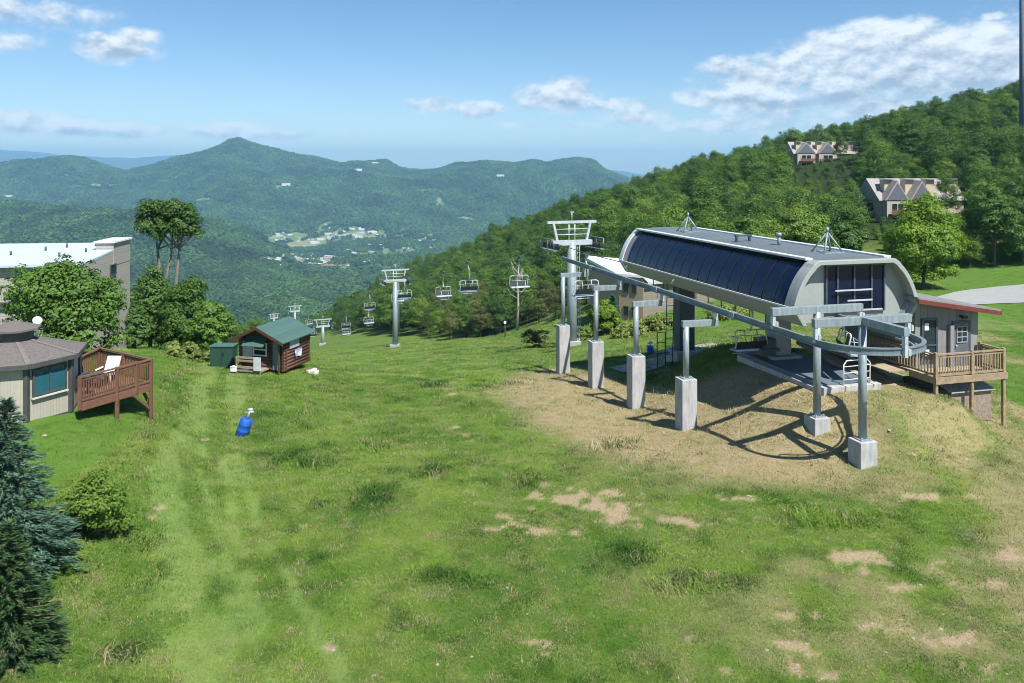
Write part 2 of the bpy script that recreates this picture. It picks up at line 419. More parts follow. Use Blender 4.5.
def paint(x, y):
    """dry straw, bare dirt, lush, mown path, lawn as functions of place"""
    h = gh(x, y)
    px = HX + F * x / y; py = HY + F * h / y
    n = fbm(x / 1.1, y / 1.1, 21, 4); nb = fbm(x / 4.5, y / 4.5, 31, 3)
    near = np.clip((75 - y) / 10, 0, 1)
    dirt = np.zeros_like(px); lush = np.zeros_like(px)
    w1 = fbm(x / 1.6, y / 1.6, 91, 4) - 0.5; w2 = fbm(x / 1.6, y / 1.6, 131, 4) - 0.5
    for cx, cy, rx, ry in DIRT:
        d = np.sqrt(((px - cx) / rx + w1 * 3.2) ** 2 + ((py - cy) / ry + w2 * 4.0) ** 2)
        dirt = np.maximum(dirt, np.clip(1.35 - d, 0, 1))
    for cx, cy, rx, ry in LUSH:
        d = np.sqrt(((px - cx) / rx + w2 * 2.6) ** 2 + ((py - cy) / ry + w1 * 3.0) ** 2)
        lush = np.maximum(lush, np.clip(1.4 - d, 0, 1))
    nf = fbm(x / 0.45, y / 0.45, 25, 3)
    dirt = np.clip((dirt * 1.0 - 0.5 + (n - 0.5) * 1.6 + (nf - 0.5) * 3.4) * 1.9, 0, 0.9) * (dirt > 0.02) * near
    lush = np.clip(lush * 0.6 - 0.1 + (n - 0.5) * 2.2, 0, 1) * (lush > 0.02) * near
    lo = np.interp(px, [480, 500, 540, 600, 700, 800, 870, 950, 1030, 1100], [392, 404, 424, 450, 478, 492, 496, 484, 470, 450])
    hi = np.interp(px, [480, 520, 560, 640, 690, 720, 760, 860, 930, 990, 1030, 1100], [394, 376, 368, 382, 390, 374, 360, 358, 366, 392, 405, 430])
    m = np.minimum((lo - py) / 14.0, (py - hi) / 6.0)
    dry = np.clip(0.45 + m * 0.6 + (nb - 0.5) * 1.6, 0, 1) * (np.abs(px - 790) < 330) * near
    rp = np.clip((px - 820) / 80, 0, 1)
    dry = dry * (1 - rp * np.clip((nb - 0.42) * 5, 0, 0.8))
    # weak dryness everywhere right and low
    dry = np.maximum(dry, np.clip((px - 520) / 380, 0.06, 1) * np.clip((nb - 0.44) * 2.4 + (n - 0.5) * 1.6, 0, 0.72) * near)
    path = np.zeros_like(px)
    for pl, wd in ((PATH, 1.1), (PATH2, 0.45), (PATH3, 0.4), (PATH4, 0.35)):
        cx = np.interp(py, [q[1] for q in pl], [q[0] for q in pl])
        w = np.interp(py, [350, 420, 683], [7, 14, 34]) * wd
        e = np.abs(px - cx + (nb - 0.5) * w * 2.2) / w
        path = np.maximum(path, (1.35 if wd > 1 else 1.0) * np.clip(1.25 - e, 0, 1) * np.clip((py - 345) / 8, 0, 1))
    path = np.clip(path * 0.75 - 0.1 + (n - 0.5) * 2.2, 0, 0.55) * (path > 0.01) * near
    lawn = np.zeros_like(px)
    lawn = np.maximum(lawn, np.clip((np.interp(py, [350, 380, 430, 470, 500], [175, 160, 138, 90, 40]) - px) / 10, 0, 1) * np.clip((510 - py) / 20, 0, 1) * (y < 60))
    lawn = np.maximum(lawn, np.clip((px - np.interp(py, [290, 340, 400, 440], [940, 975, 1000, 1030])) / 8, 0, 1) * np.clip((450 - py) / 14, 0, 1) * (y < 120) * (y > 35))
    lawn = np.maximum(lawn, ((px > 660) & (px < 1100) & (y > 58) & (y < 92)).astype(float) * 0.8)
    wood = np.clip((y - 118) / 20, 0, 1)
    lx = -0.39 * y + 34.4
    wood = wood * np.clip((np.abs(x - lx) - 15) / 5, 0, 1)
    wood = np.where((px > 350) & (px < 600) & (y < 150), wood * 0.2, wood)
    return dirt, dry, lush, path, lawn, wood


def ground_material():
    m, nt, b = newmat('meadow')
    N = nt.nodes; L = nt.links
    geo = N.new('ShaderNodeNewGeometry')

    def noise(s, d=6, rough=0.6, stretch=None):
        n = N.new('ShaderNodeTexNoise'); n.inputs['Scale'].default_value = s; n.inputs['Detail'].default_value = d; n.inputs['Roughness'].default_value = rough
        L.new(geo.outputs['Position'], n.inputs['Vector'])
        return n.outputs['Fac']

    def rng_(sock, a, b_):
        r_ = N.new('ShaderNodeMapRange'); r_.inputs[1].default_value = a; r_.inputs[2].default_value = b_; L.new(sock, r_.inputs[0]); return r_.outputs[0]

    def mix(f, a, c):
        x = N.new('ShaderNodeMix'); x.data_type = 'RGBA'
        L.new(f, x.inputs[0])
        for s_, q in ((6, a), (7, c)):
            if isinstance(q, tuple): x.inputs[s_].default_value = (*q, 1)
            else: L.new(q, x.inputs[s_])
        return x.outputs[2]

    def attr(nm):
        a = N.new('ShaderNodeAttribute'); a.attribute_name = nm; return a.outputs['Fac']

    def mul(a, k):
        x = N.new('ShaderNodeMath'); x.operation = 'MULTIPLY'; L.new(a, x.inputs[0])
        if isinstance(k, float): x.inputs[1].default_value = k
        else: L.new(k, x.inputs[1])
        return x.outputs[0]
    c = mix(rng_(noise(0.35), 0.35, 0.65), (0.066, 0.15, 0.018), (0.155, 0.215, 0.042))
    c = mix(rng_(noise(1.6, 8, 0.7), 0.45, 0.7), c, (0.032, 0.095, 0.011))
    c = mix(mul(rng_(noise(7, 8, 0.75), 0.45, 0.7), 0.75), c, (0.24, 0.27, 0.08))
    c = mix(mul(rng_(noise(22, 4, 0.8), 0.5, 0.75), 0.7), c, (0.03, 0.06, 0.011))
    c = mix(mul(attr('lawn'), 0.75), c, (0.075, 0.16, 0.022))
    c = mix(mul(attr('path'), 0.85), c, (0.22, 0.31, 0.09))
    c = mix(mul(attr('lush'), 0.75), c, (0.04, 0.095, 0.013))
    straw = mix(rng_(noise(9, 8, 0.75), 0.35, 0.7), (0.26, 0.19, 0.105), (0.44, 0.35, 0.225))
    straw = mix(mul(rng_(noise(1.3, 6, 0.7), 0.5, 0.7), 0.6), straw, (0.12, 0.14, 0.035))
    c = mix(mul(attr('dry'), 0.85), c, straw)
    dirt = mix(rng_(noise(14, 8, 0.7), 0.35, 0.7), (0.27, 0.19, 0.11), (0.44, 0.36, 0.25))
    c = mix(attr('dirt'), c, dirt)
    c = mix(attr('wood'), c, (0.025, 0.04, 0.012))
    L.new(c, b.inputs['Base Color'])
    b.inputs['Roughness'].default_value = 0.9; b.inputs['Specular IOR Level'].default_value = 0.15
    bp = N.new('ShaderNodeBump'); bp.inputs['Strength'].default_value = 0.9; bp.inputs['Distance'].default_value = 0.06
    L.new(noise(16, 8, 0.75), bp.inputs['Height']); L.new(bp.outputs[0], b.inputs['Normal'])
    return m


def far_material():
    m, nt, b = newmat('far_country')
    N = nt.nodes; L = nt.links
    geo = N.new('ShaderNodeNewGeometry')
    n = N.new('ShaderNodeTexNoise'); n.inputs['Scale'].default_value = 0.02; n.inputs['Detail'].default_value = 8; n.inputs['Roughness'].default_value = 0.7
    L.new(geo.outputs['Position'], n.inputs['Vector'])
    mx = N.new('ShaderNodeMix'); mx.data_type = 'RGBA'; mx.inputs[6].default_value = (0.022, 0.052, 0.014, 1); mx.inputs[7].default_value = (0.05, 0.10, 0.025, 1)
    L.new(n.outputs['Fac'], mx.inputs[0])
    at = N.new('ShaderNodeAttribute'); at.attribute_name = 'field'
    m2 = N.new('ShaderNodeMix'); m2.data_type = 'RGBA'
    m3 = N.new('ShaderNodeMix'); m3.data_type = 'RGBA'; m3.inputs[6].default_value = (0.09, 0.16, 0.045, 1); m3.inputs[7].default_value = (0.25, 0.25, 0.14, 1)
    n3 = N.new('ShaderNodeTexNoise'); n3.inputs['Scale'].default_value = 0.012; n3.inputs['Detail'].default_value = 6
    L.new(geo.outputs['Position'], n3.inputs['Vector'])
    mr = N.new('ShaderNodeMapRange'); mr.inputs[1].default_value = 0.42; mr.inputs[2].default_value = 0.62; L.new(n3.outputs['Fac'], mr.inputs[0]); L.new(mr.outputs[0], m3.inputs[0])
    L.new(at.outputs['Fac'], m2.inputs[0]); L.new(mx.outputs[2], m2.inputs[6]); L.new(m3.outputs[2], m2.inputs[7])
    L.new(m2.outputs[2], b.inputs['Base Color']); b.inputs['Roughness'].default_value = 0.95; b.inputs['Specular IOR Level'].default_value = 0.05
    return m


FIELDS = [(305, 240, 38, 7), (345, 232, 34, 5), (380, 236, 30, 6), (345, 258, 46, 6), (300, 262, 40, 5), (395, 250, 40, 5), (420, 238, 30, 4), (462, 220, 16, 3),
          (440, 226, 12, 3), (365, 268, 30, 4), (320, 225, 14, 3), (283, 187, 9, 2), (440, 204, 4, 7), (205, 200, 14, 2), (95, 186, 20, 1.5), (425, 191, 14, 1.5), (357, 173, 8, 1.5), (265, 268, 14, 3)]


def field_mask(x, y):
    h = gh(x, y); px = HX + F * x / y; py = HY + F * h / y
    f = np.zeros_like(px)
    for cx, cy, rx, ry in FIELDS:
        d = np.sqrt(((px - cx) / rx) ** 2 + ((py - cy) / ry) ** 2)
        f = np.maximum(f, np.clip((1.3 - d) * 2, 0, 1))
    n = fbm(x / 120.0, y / 120.0, 77, 3)
    return np.clip(f * 1.1 - 0.1 + (n - 0.55) * 3.0 + (fbm(x / 45.0, y / 70.0, 78, 3) - 0.5) * 2.4, 0, 1) * (f > 0.02) * (y > 2000)


def grid_mesh(name, pxs, ys, m, attrs):
    PX, YY = np.meshgrid(pxs, ys)
    X = (PX - HX) / F * YY
    Z = CAMZ - gh(X.ravel(), YY.ravel()).reshape(X.shape)
    co = np.stack([X, YY, Z], -1).reshape(-1, 3)
    nr, nc = X.shape
    idx = np.arange(nr * nc).reshape(nr, nc)
    q = np.stack([idx[:-1, :-1], idx[:-1, 1:], idx[1:, 1:], idx[1:, :-1]], -1).reshape(-1, 4)
    o = np_mesh(name, co, q, m, smooth=True)
    for nm, arr in attrs(X.ravel(), YY.ravel()).items():
        a = o.data.attributes.new(nm, 'FLOAT', 'POINT'); a.data.foreach_set('value', arr.astype(np.float32))
    return o


def np_mesh(name, co, faces, m, smooth=False, link=True, parent=None):
    me = bpy.data.meshes.new(name)
    k = faces.shape[1]
    me.vertices.add(len(co)); me.vertices.foreach_set('co', co.astype(np.float32).ravel())
    me.loops.add(faces.size); me.loops.foreach_set('vertex_index', faces.astype(np.int32).ravel())
    me.polygons.add(len(faces)); me.polygons.foreach_set('loop_start', np.arange(0, faces.size, k, dtype=np.int32))
    me.polygons.foreach_set('use_smooth', np.full(len(faces), smooth))
    me.update(calc_edges=True)
    me.materials.append(m)
    o = bpy.data.objects.new(name, me)
    if link: COL.objects.link(o)
    if parent: o.parent = parent
    return o


ncols = np.unique(np.concatenate([np.arange(-700, -60, 16.0), np.arange(-60, 1090, 2.5), np.arange(1090, 1700, 16.0)]))
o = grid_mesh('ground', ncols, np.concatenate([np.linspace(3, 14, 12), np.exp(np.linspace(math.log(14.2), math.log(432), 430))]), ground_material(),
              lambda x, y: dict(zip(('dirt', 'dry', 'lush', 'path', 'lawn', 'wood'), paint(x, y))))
struct(o)
o = grid_mesh('hills', np.arange(-700, 1700, 4.0), np.exp(np.linspace(math.log(430), math.log(7800), 330)), far_material(),
              lambda x, y: {'field': field_mask(x, y)})
struct(o)

# the pale range at the horizon
FARC = [(-900, 160), (-200, 152), (0, 150), (25, 151.5), (60, 155), (95, 156.5), (130, 158), (160, 156.5), (190, 155), (230, 160), (300, 168), (420, 172), (560, 172), (600, 169.5), (625, 171), (650, 175.5),
        (700, 179), (900, 182), (1900, 185)]
pxs = np.arange(-250, 1274, 4.0)
cr = np.interp(pxs, [a for a, b in FARC], [b for a, b in FARC]) + (fbm(pxs / 30.0, pxs * 0, 5, 3) - 0.5) * 2.0
rows = []
for Y, k in ((10500, 0.0), (13000, 0.55), (15000, 0.9), (16000, 1.0), (18000, 0.7)):
    hh = (cr - HY) / F * 16000
    rows.append(np.stack([(pxs - HX) / F * Y, np.full_like(pxs, Y), CAMZ - (420 * (1 - k) + hh * k)], -1))
co = np.concatenate(rows); nc = len(pxs)
idx = np.arange(len(co)).reshape(5, nc)
q = np.stack([idx[:-1, :-1], idx[:-1, 1:], idx[1:, 1:], idx[1:, :-1]], -1).reshape(-1, 4)
struct(np_mesh('far_mountains', co, q, mat('far_wood', (0.035, 0.055, 0.02), 0.95, 0, 0.2, 0.002), smooth=True))


# ------------------------------------------------------------------ scatter by geometry nodes (only for "stuff")
def scatter(name, pts, scl, rot, srcs, idx, tint=None):
    me = bpy.data.meshes.new(name); me.vertices.add(len(pts)); me.vertices.foreach_set('co', pts.astype(np.float32).ravel())
    a = me.attributes.new('scl', 'FLOAT_VECTOR', 'POINT'); a.data.foreach_set('vector', scl.astype(np.float32).ravel())
    a = me.attributes.new('rot', 'FLOAT_VECTOR', 'POINT'); a.data.foreach_set('vector', rot.astype(np.float32).ravel())
    a = me.attributes.new('idx', 'INT', 'POINT'); a.data.foreach_set('value', idx.astype(np.int32))
    if tint is not None:
        a = me.attributes.new('tint', 'FLOAT_VECTOR', 'POINT'); a.data.foreach_set('vector', tint.astype(np.float32).ravel())
    me.update()
    o = bpy.data.objects.new(name, me); COL.objects.link(o); o['kind'] = 'stuff'
    cl = bpy.data.collections.new(name + '_source')
    for s_ in srcs: cl.objects.link(s_)
    g = bpy.data.node_groups.new(name, 'GeometryNodeTree')
    g.interface.new_socket('Geometry', in_out='INPUT', socket_type='NodeSocketGeometry')
    g.interface.new_socket('Geometry', in_out='OUTPUT', socket_type='NodeSocketGeometry')
    N = g.nodes; L = g.links
    gi = N.new('NodeGroupInput'); go = N.new('NodeGroupOutput')
    ip = N.new('GeometryNodeInstanceOnPoints'); ci = N.new('GeometryNodeCollectionInfo')
    ci.inputs['Collection'].default_value = cl; ci.inputs['Separate Children'].default_value = True; ci.inputs['Reset Children'].default_value = True
    ip.inputs['Pick Instance'].default_value = True

    def na(nm, ty):
        n = N.new('GeometryNodeInputNamedAttribute'); n.data_type = ty; n.inputs['Name'].default_value = nm; return n.outputs[0]
    L.new(gi.outputs[0], ip.inputs['Points']); L.new(ci.outputs[0], ip.inputs['Instance'])
    L.new(na('idx', 'INT'), ip.inputs['Instance Index'])
    er = N.new('FunctionNodeEulerToRotation'); L.new(na('rot', 'FLOAT_VECTOR'), er.inputs[0]); L.new(er.outputs[0], ip.inputs['Rotation'])
    L.new(na('scl', 'FLOAT_VECTOR'), ip.inputs['Scale']); L.new(ip.outputs[0], go.inputs[0])
    md = o.modifiers.new('scatter', 'NODES'); md.node_group = g
    return o


# ------------------------------------------------------------------ trees
def unit(n):
    v = rng.normal(size=(n, 3)); return v / np.linalg.norm(v, axis=1, keepdims=True)


def leaves(lobes, n, size, clumps=14, cr=0.34, fill=0.25, flat=1.0):
    """leaf faces gathered in clumps over the lobes of a crown; returns co, quads, rnd"""
    area = np.array([l[3] * l[4] + l[4] * l[5] + l[3] * l[5] for l in lobes]); area = area / area.sum()
    C = []; Rr = []; LC = []
    for l, a in zip(lobes, area):
        k = max(4, int(clumps * a * len(lobes)))
        d = unit(k); d[:, 2] = np.where(d[:, 2] < -0.55, -d[:, 2] * 0.5, d[:, 2])
        rad = 0.62 + 0.34 * rng.random((k, 1))
        C.append(np.array(l[:3]) + d * rad * np.array(l[3:6])); LC.append(np.repeat(np.array([l[:3]]), k, 0))
        Rr.append((0.65 + 0.7 * rng.random(k)) * cr * min(l[3:6]))
    C = np.concatenate(C); Rr = np.concatenate(Rr); LC = np.concatenate(LC)
    w = Rr ** 2; w = w / w.sum()
    i = rng.choice(len(C), n, p=w)
    d = unit(n); d[:, 2] = np.where(rng.random(n) < 0.5, np.abs(d[:, 2]), d[:, 2])
    rr = rng.random((n, 1)) ** 0.4
    p = C[i] + d * rr * Rr[i, None] * np.array([1.15, 1.15, 0.8 * flat])
    out = p - LC[i]; out = out / (np.linalg.norm(out, axis=1, keepdims=True) + 1e-6)
    nrm = 0.75 * d + 0.5 * out + 0.5 * unit(n) + np.array([0, 0, 0.35])
    nrm /= np.linalg.norm(nrm, axis=1, keepdims=True)
    t = np.cross(nrm, unit(n)); t /= np.linalg.norm(t, axis=1, keepdims=True)
    b = np.cross(nrm, t)
    s = size * (0.55 + 0.8 * rng.random((n, 1)))
    co = np.stack([p - t * s * 0.5, p + b * s * 0.36 + t * s * 0.05, p + t * s * 0.55, p - b * s * 0.36 + t * s * 0.05], 1).reshape(-1, 3)
    q = np.arange(4 * n).reshape(n, 4)
    clr = rng.random(len(C))
    rnd = np.clip(0.45 * rng.random(n) + 0.55 * clr[i], 0, 1)
    return co, q, rnd


def leaf_obj(name, lobes, n, size, m, parent=None, link=True, **kw):
    co, q, rnd = leaves(lobes, n, size, **kw)
    o = np_mesh(name, co, q, m, False, link, parent)
    a = o.data.attributes.new('rnd', 'FLOAT', 'FACE'); a.data.foreach_set('value', rnd.astype(np.float32))
    return o


def random_lobes(w, h, z0, k, seed):
    rs = random.Random(seed)
    L_ = [(0, 0, z0 + h * 0.52, w * 0.36, w * 0.36, h * 0.44)]
    for i in range(k):
        a = 2 * math.pi * (i + rs.random() * 0.7) / k
        zz = z0 + h * (0.15 + 0.57 * rs.random())
        rr = w * (0.2 + 0.08 * rs.random()); rad = w * (0.5 - rr / w) * (0.75 + 0.3 * rs.random())
        L_.append((rad * math.cos(a), rad * math.sin(a), zz, rr, rr, rr * (0.75 + 0.3 * rs.random())))
    L_.append((w * 0.06 * rs.uniform(-1, 1), w * 0.06, z0 + h * 0.8, w * 0.24, w * 0.24, h * 0.2))
    return L_


def trunk_mb(base, top, r, lobes, off=Vector((0, 0, 0)), limbs=5, bend=0.15):
    mb = MB(); base = Vector(base); top = Vector(top)
    mid = base.lerp(top, 0.5) + Vector((bend, -bend * 0.5, 0))
    mb.path([base - Vector((0, 0, 0.4)), base.lerp(mid, 0.15), mid, top], [r * 1.35, r, r * 0.75, r * 0.3], 9)
    for l in lobes[:limbs]:
        q = Vector(l[:3]) + off
        s_ = base.lerp(top, 0.45)
        if (q - s_).length > 0.4:
            mb.path([s_, s_.lerp(q, 0.55) + Vector((0, 0, -0.12)), q], [r * 0.5, r * 0.32, r * 0.12], 6)
    return mb


M['bark'] = mat('bark', (0.13, 0.105, 0.08), 0.9, 0, 0.3, 6, 0.5, 12, streak=(4, 4, 0.7))
M['palebark'] = mat('pale_bark', (0.34, 0.33, 0.30), 0.85, 0, 0.3, 5, 0.4, 12)
M['leaf_mid'] = leafmat('leaf_mid', (0.034, 0.09, 0.013), (0.12, 0.218, 0.032))
M['leaf_dark'] = leafmat('leaf_dark', (0.024, 0.066, 0.012), (0.09, 0.17, 0.03))
M['leaf_light'] = leafmat('leaf_light', (0.06, 0.13, 0.016), (0.175, 0.27, 0.036))
M['leaf_bright'] = leafmat('leaf_bright', (0.07, 0.15, 0.012), (0.22, 0.33, 0.03), 0.35, 0.1)
M['leaf_olive'] = leafmat('leaf_olive', (0.055, 0.08, 0.022), (0.14, 0.165, 0.045))
M['needle_blue'] = leafmat('needle_blue', (0.03, 0.08, 0.05), (0.13, 0.23, 0.155), 0.1, 0.1)
M['needle_dark'] = leafmat('needle_dark', (0.018, 0.05, 0.018), (0.08, 0.15, 0.05), 0.1, 0.1)
M['weed'] = leafmat('weed', (0.08, 0.13, 0.022), (0.24, 0.28, 0.07), 0.3)


def broad_tree(name, label, loc, w, h, z0, n, size, m, cat='tree', group=None, lobes=None, k=7, seed=1, trunk_r=0.2, bark='bark', **kw):
    """crown w wide, h high starting z0 above the foot"""
    t = thing(name, label, cat, loc, group)
    lb = lobes or random_lobes(w, h, z0, k, seed)
    c = leaf_obj('crown', lb, n, size, m, t, **kw)
    off = Vector(loc)
    obj('trunk', trunk_mb(off, off + Vector((0, 0, z0 + h * 0.55)), trunk_r, lb[1:], off), M[bark], t)
    return t


# forest trees: six patterns, then copies
def forest_proto(seed, w, h, z0, m, n=9500, size=0.25):
    t = thing('forest_tree', 'x', 'tree', (0, 0, 0), 'x')
    lb = random_lobes(w, h, z0, 6, seed)
    leaf_obj('crown', lb, n, size, m, t, clumps=34, cr=0.33)
    obj('trunk', trunk_mb((0, 0, 0), (0, 0, z0 + h * 0.5), 0.17, lb[1:], limbs=4), M['bark'], t)
    return t


FW = [('mid', 9.2, 10.5, .5, 'leaf_mid'), ('mid', 8.2, 12, .7, 'leaf_mid'), ('dark', 9.6, 11, .5, 'leaf_dark'), ('dark', 8.0, 9.6, .3, 'leaf_dark'),
      ('light', 8.4, 9.4, .3, 'leaf_light'), ('mid', 7.4, 8.4, .2, 'leaf_mid'), ('olive', 8.2, 9.6, .4, 'leaf_olive')]
KIND = {'mid': 'medium green', 'dark': 'dark green', 'light': 'yellow green', 'olive': 'olive green'}
protos = [forest_proto(100 + i, w, h, z0, M[m_]) for i, (k_, w, h, z0, m_) in enumerate(FW)]

EDGE = [(-700, 95), (-100, 95), (150, 110), (230, 120), (290, 150), (300, 190), (340, 180), (365, 160), (400, 152), (440, 148), (500, 150), (545, 140), (575, 118), (600, 108), (640, 104), (700, 112), (760, 108),
        (850, 114), (945, 118), (965, 104), (1024, 106), (1700, 108)]
CLEAR = [(860, 158, 100), (905, 156, 60), (815, 262, 55), (640, 92, 60), (985, 98, 80)]   # px, Y, half width px (buildings)


def forest_points():
    pts = []
    rs = random.Random(5)
    y = 95.0
    while y < 428:
        step = 5.0 + 1.2 * (y / 400)
        x0 = (-330 - HX) / F * y; x1 = (1420 - HX) / F * y
        x = x0 + rs.random() * step
        while x < x1:
            xx = x + rs.uniform(-0.4, 0.4) * step; yy = y + rs.uniform(-0.4, 0.4) * step
            px = HX + F * xx / yy
            e = np.interp(px, [a for a, b in EDGE], [b for a, b in EDGE])
            ok = yy > e
            lx = -0.39 * yy + 34.4
            if abs(xx - lx) < (13 if yy > 100 else 8): ok = False
            # condos keep their ground and the view to their walls
            if 855 < px < 966 and 147 < yy < 164: ok = False
            if 783 < px < 862 and 263 < yy < 285: ok = False
            cap = 9.0
            for pa, pb, ym, lim in ((782, 862, 262, 176), (856, 892, 146, 246), (892, 982, 146, 212)):
                if pa < px < pb and yy <= ym:
                    room = (CAMZ - gz(xx, yy)) - (lim - HY) / F * yy      # height that stays under that sight line
                    cap = min(cap, room / 14.0)
            cap = max(cap, 0.2)
            if ok: pts.append((xx, yy, px, cap))
            x += step
        y += step * 0.85
    return pts


fp = forest_points()
fz = CAMZ - gh(np.array([q[0] for q in fp]), np.array([q[1] for q in fp]))
cand = []
rs = random.Random(9)
for (x, y, px, cap), z in zip(fp, fz):
    bright = rs.random()
    if px > 640 and y < 190: k = rs.choice([0, 1, 4, 4, 5, 4, 2])
    elif px < 600 and y < 200: k = rs.choice([0, 1, 2, 3, 4, 6, 6])
    else: k = rs.choice([0, 1, 2, 0, 5, 2, 3, 4, 1])
    s = 0.87 * rs.choice([rs.uniform(.5, .8), rs.uniform(.65, 1.0), rs.uniform(.7, 1.1), rs.uniform(.9, 1.32)]) * (0.82 if y < 170 and px < 620 else 1.0) * (0.75 if px < 340 else 1)
    s = min(s * (0.84 if y > 270 else 1.0), cap)
    py = HY + F * (CAMZ - z - 6) / y
    seen = -30 < px < 1050 and not (600 < px < 900 and y < 112)
    if px < 240 and y > 0: seen = seen and py < 330 and px > 200
    cand.append((y if seen else 9999, x, y, z, k, s, rs.uniform(0, 6.28), px))
cand.sort()
used = set()
indiv, rest = [c for c in cand[:292] if c[0] < 9000], [c for c in cand[292:]]
for (_, x, y, z, k, s, a, px) in indiv:
    where = 'left of the cleared lift line' if px < 300 else ('at the lower forest edge beyond the chairs' if px < 600 else 'in the forest on the right hillside')
    lab = f'{KIND[FW[k][0]]} broadleaf tree {where}'
    src = protos[k]
    o = src if k not in used else dup(src)
    used.add(k)
    o.location = (x, y, z - 0.3); o.rotation_euler = (0, 0, a); o.scale = (s, s, s * rs.uniform(0.9, 1.12))
    o['label'] = lab; o['category'] = 'tree'; o['group'] = 'forest trees on the hillside'
assert len(used) == len(protos)


# the rest of the wood: one object
def joined_source(k):
    c = [q for q in protos[k].children if q.name.startswith('crown')][0]
    o = bpy.data.objects.new('wood_crown_%d' % k, c.data)
    return o


srcs = [joined_source(k) for k in range(len(protos))]
A = np.array([(c[1], c[2], c[3] - 0.3, c[4], c[5], c[6]) for c in rest])
sc3 = np.repeat(A[:, 4:5], 3, 1)
rot = np.zeros((len(A), 3)); rot[:, 2] = A[:, 5]
scatter('hillside_wood', A[:, :3], sc3, rot, srcs, A[:, 3])

# the far wooded slopes: blobby small crowns
M['leaf_far'] = leafmat('leaf_far', (0.024, 0.064, 0.013), (0.075, 0.15, 0.03), 0.1, 0.5)
_nt = M['leaf_far'].node_tree; _N = _nt.nodes; _L = _nt.links
_g = _N.new('ShaderNodeNewGeometry'); _n = _N.new('ShaderNodeTexNoise'); _n.inputs['Scale'].default_value = 0.006; _n.inputs['Detail'].default_value = 6; _n.inputs['Roughness'].default_value = 0.65
_L.new(_g.outputs['Position'], _n.inputs['Vector'])
_r = _N.new('ShaderNodeMapRange'); _r.inputs[1].default_value = 0.36; _r.inputs[2].default_value = 0.66; _r.inputs[3].default_value = 0.45; _r.inputs[4].default_value = 1.75; _L.new(_n.outputs['Fac'], _r.inputs[0])
_b = _N['Principled BSDF']; _src = _b.inputs['Base Color'].links[0].from_socket
_s = _N.new('ShaderNodeVectorMath'); _s.operation = 'SCALE'; _L.new(_src, _s.inputs[0]); _L.new(_r.outputs[0], _s.inputs['Scale']); _L.new(_s.outputs[0], _b.inputs['Base Color'])
fsrc = []
for k in range(4):
    lb = random_lobes(1.0, 0.85, 0.0, 4, 300 + k)
    fsrc.append(leaf_obj('far_crown_%d' % k, lb, 150, 0.27, M['leaf_far'], None, False, clumps=8, cr=0.5))


def far_points(y0, y1, pxa, pxb, n):
    u = rng.random(n); yy = np.sqrt(y0 * y0 + u * (y1 * y1 - y0 * y0))
    px = pxa + (pxb - pxa) * rng.random(n)
    return (px - HX) / F * yy, yy, px


FX = []
for y0, y1, a, b, n, d in ((432, 900, -100, 640, 7000, 9.5), (900, 2000, -120, 640, 26000, 12), (2000, 3600, -120, 640, 44000, 15), (3600, 5700, -120, 690, 70000, 21)):
    x, y, px = far_points(y0, y1, a, b, n)
    fm = field_mask(x, y)
    lx = -0.39 * y + 34.4
    keep = (rng.random(n) > fm * 1.15) & ~((np.abs(x - lx) < 22) & (y < 700))
    # hidden behind the right hill: leave out
    hid = np.interp(px, [300, 340, 400, 500, 600, 650], [0, 0, 0, 0, 0, 1]) > 0.6
    keep &= ~hid | (y > 3600)
    x, y = x[keep], y[keep]
    z = CAMZ - gh(x, y)
    FX.append(np.stack([x, y, z - d * 0.1, d * (0.6 + 0.8 * rng.random(len(x)))], -1))
FX = np.concatenate(FX)
rot = np.zeros((len(FX), 3)); rot[:, 2] = rng.random(len(FX)) * 6.28
scatter('distant_forest', FX[:, :3], np.repeat(FX[:, 3:4], 3, 1) * np.array([1, 1, 0.9]), rot, fsrc, rng.integers(0, 4, len(FX)))

# ------------------------------------------------------------------ station frame: u across, v along (away from the eye)
CU = Vector((0.9642, 0.2652, 0)); CV = Vector((-0.2652, 0.9642, 0)); CZ = Vector((0, 0, 1))
AX = (CU, CV, CZ)


def S(u, v, h):
    """station point, h metres below the eye"""
    q = CU * u + CV * v
    return Vector((q.x, q.y, CAMZ - h))


def sbox(mb, u0, u1, v0, v1, h0, h1):
    return mb.box(S((u0 + u1) / 2, (v0 + v1) / 2, (h0 + h1) / 2), (abs(u1 - u0), abs(v1 - v0), abs(h1 - h0)), AX)


def sg(u, v):
    q = CU * u + CV * v
    return CAMZ - gz(q.x, q.y)


# ---- the terminal hood
M['hood'] = lined('hood_panel_seamed', (0.285, 0.315, 0.305), CV, 2.4, 0.012, 0.4, 0.5, 0.05, 0.5)
M['concrete'] = mat('weathered_concrete', (0.27, 0.275, 0.275), 0.9, 0, 0.3, 1.6, 0.45, 18, streak=(3.5, 3.5, 0.7), col2=(0.46, 0.465, 0.465))
UC, VF, VB = 24.9, 31.0, 50.8
st = thing('lift_station', 'grey chairlift terminal with curved dark blue glazed sides and flat roof', 'lift station', S(UC, 41, sg(UC, 41)))
# half profile (du, h): bottom edge, widest point, curve, roof edge
curve = []
for i in range(15):
    t = i / 14.0
    a = t * math.pi / 2
    # quarter superellipse from (3.33, 6.3) to (2.0, 4.22)
    ce, ch_ = 1 - t, t
    curve.append((2.0 + 1.33 * (.5 * math.cos(a) + .5 * ce), 6.3 - 2.06 * (.62 * math.sin(a) + .38 * ch_)))
BOT = (2.85, 7.08)


def prof(sgn, scale=0.0):
    return [(sgn * (du + scale), h) for du, h in curve]


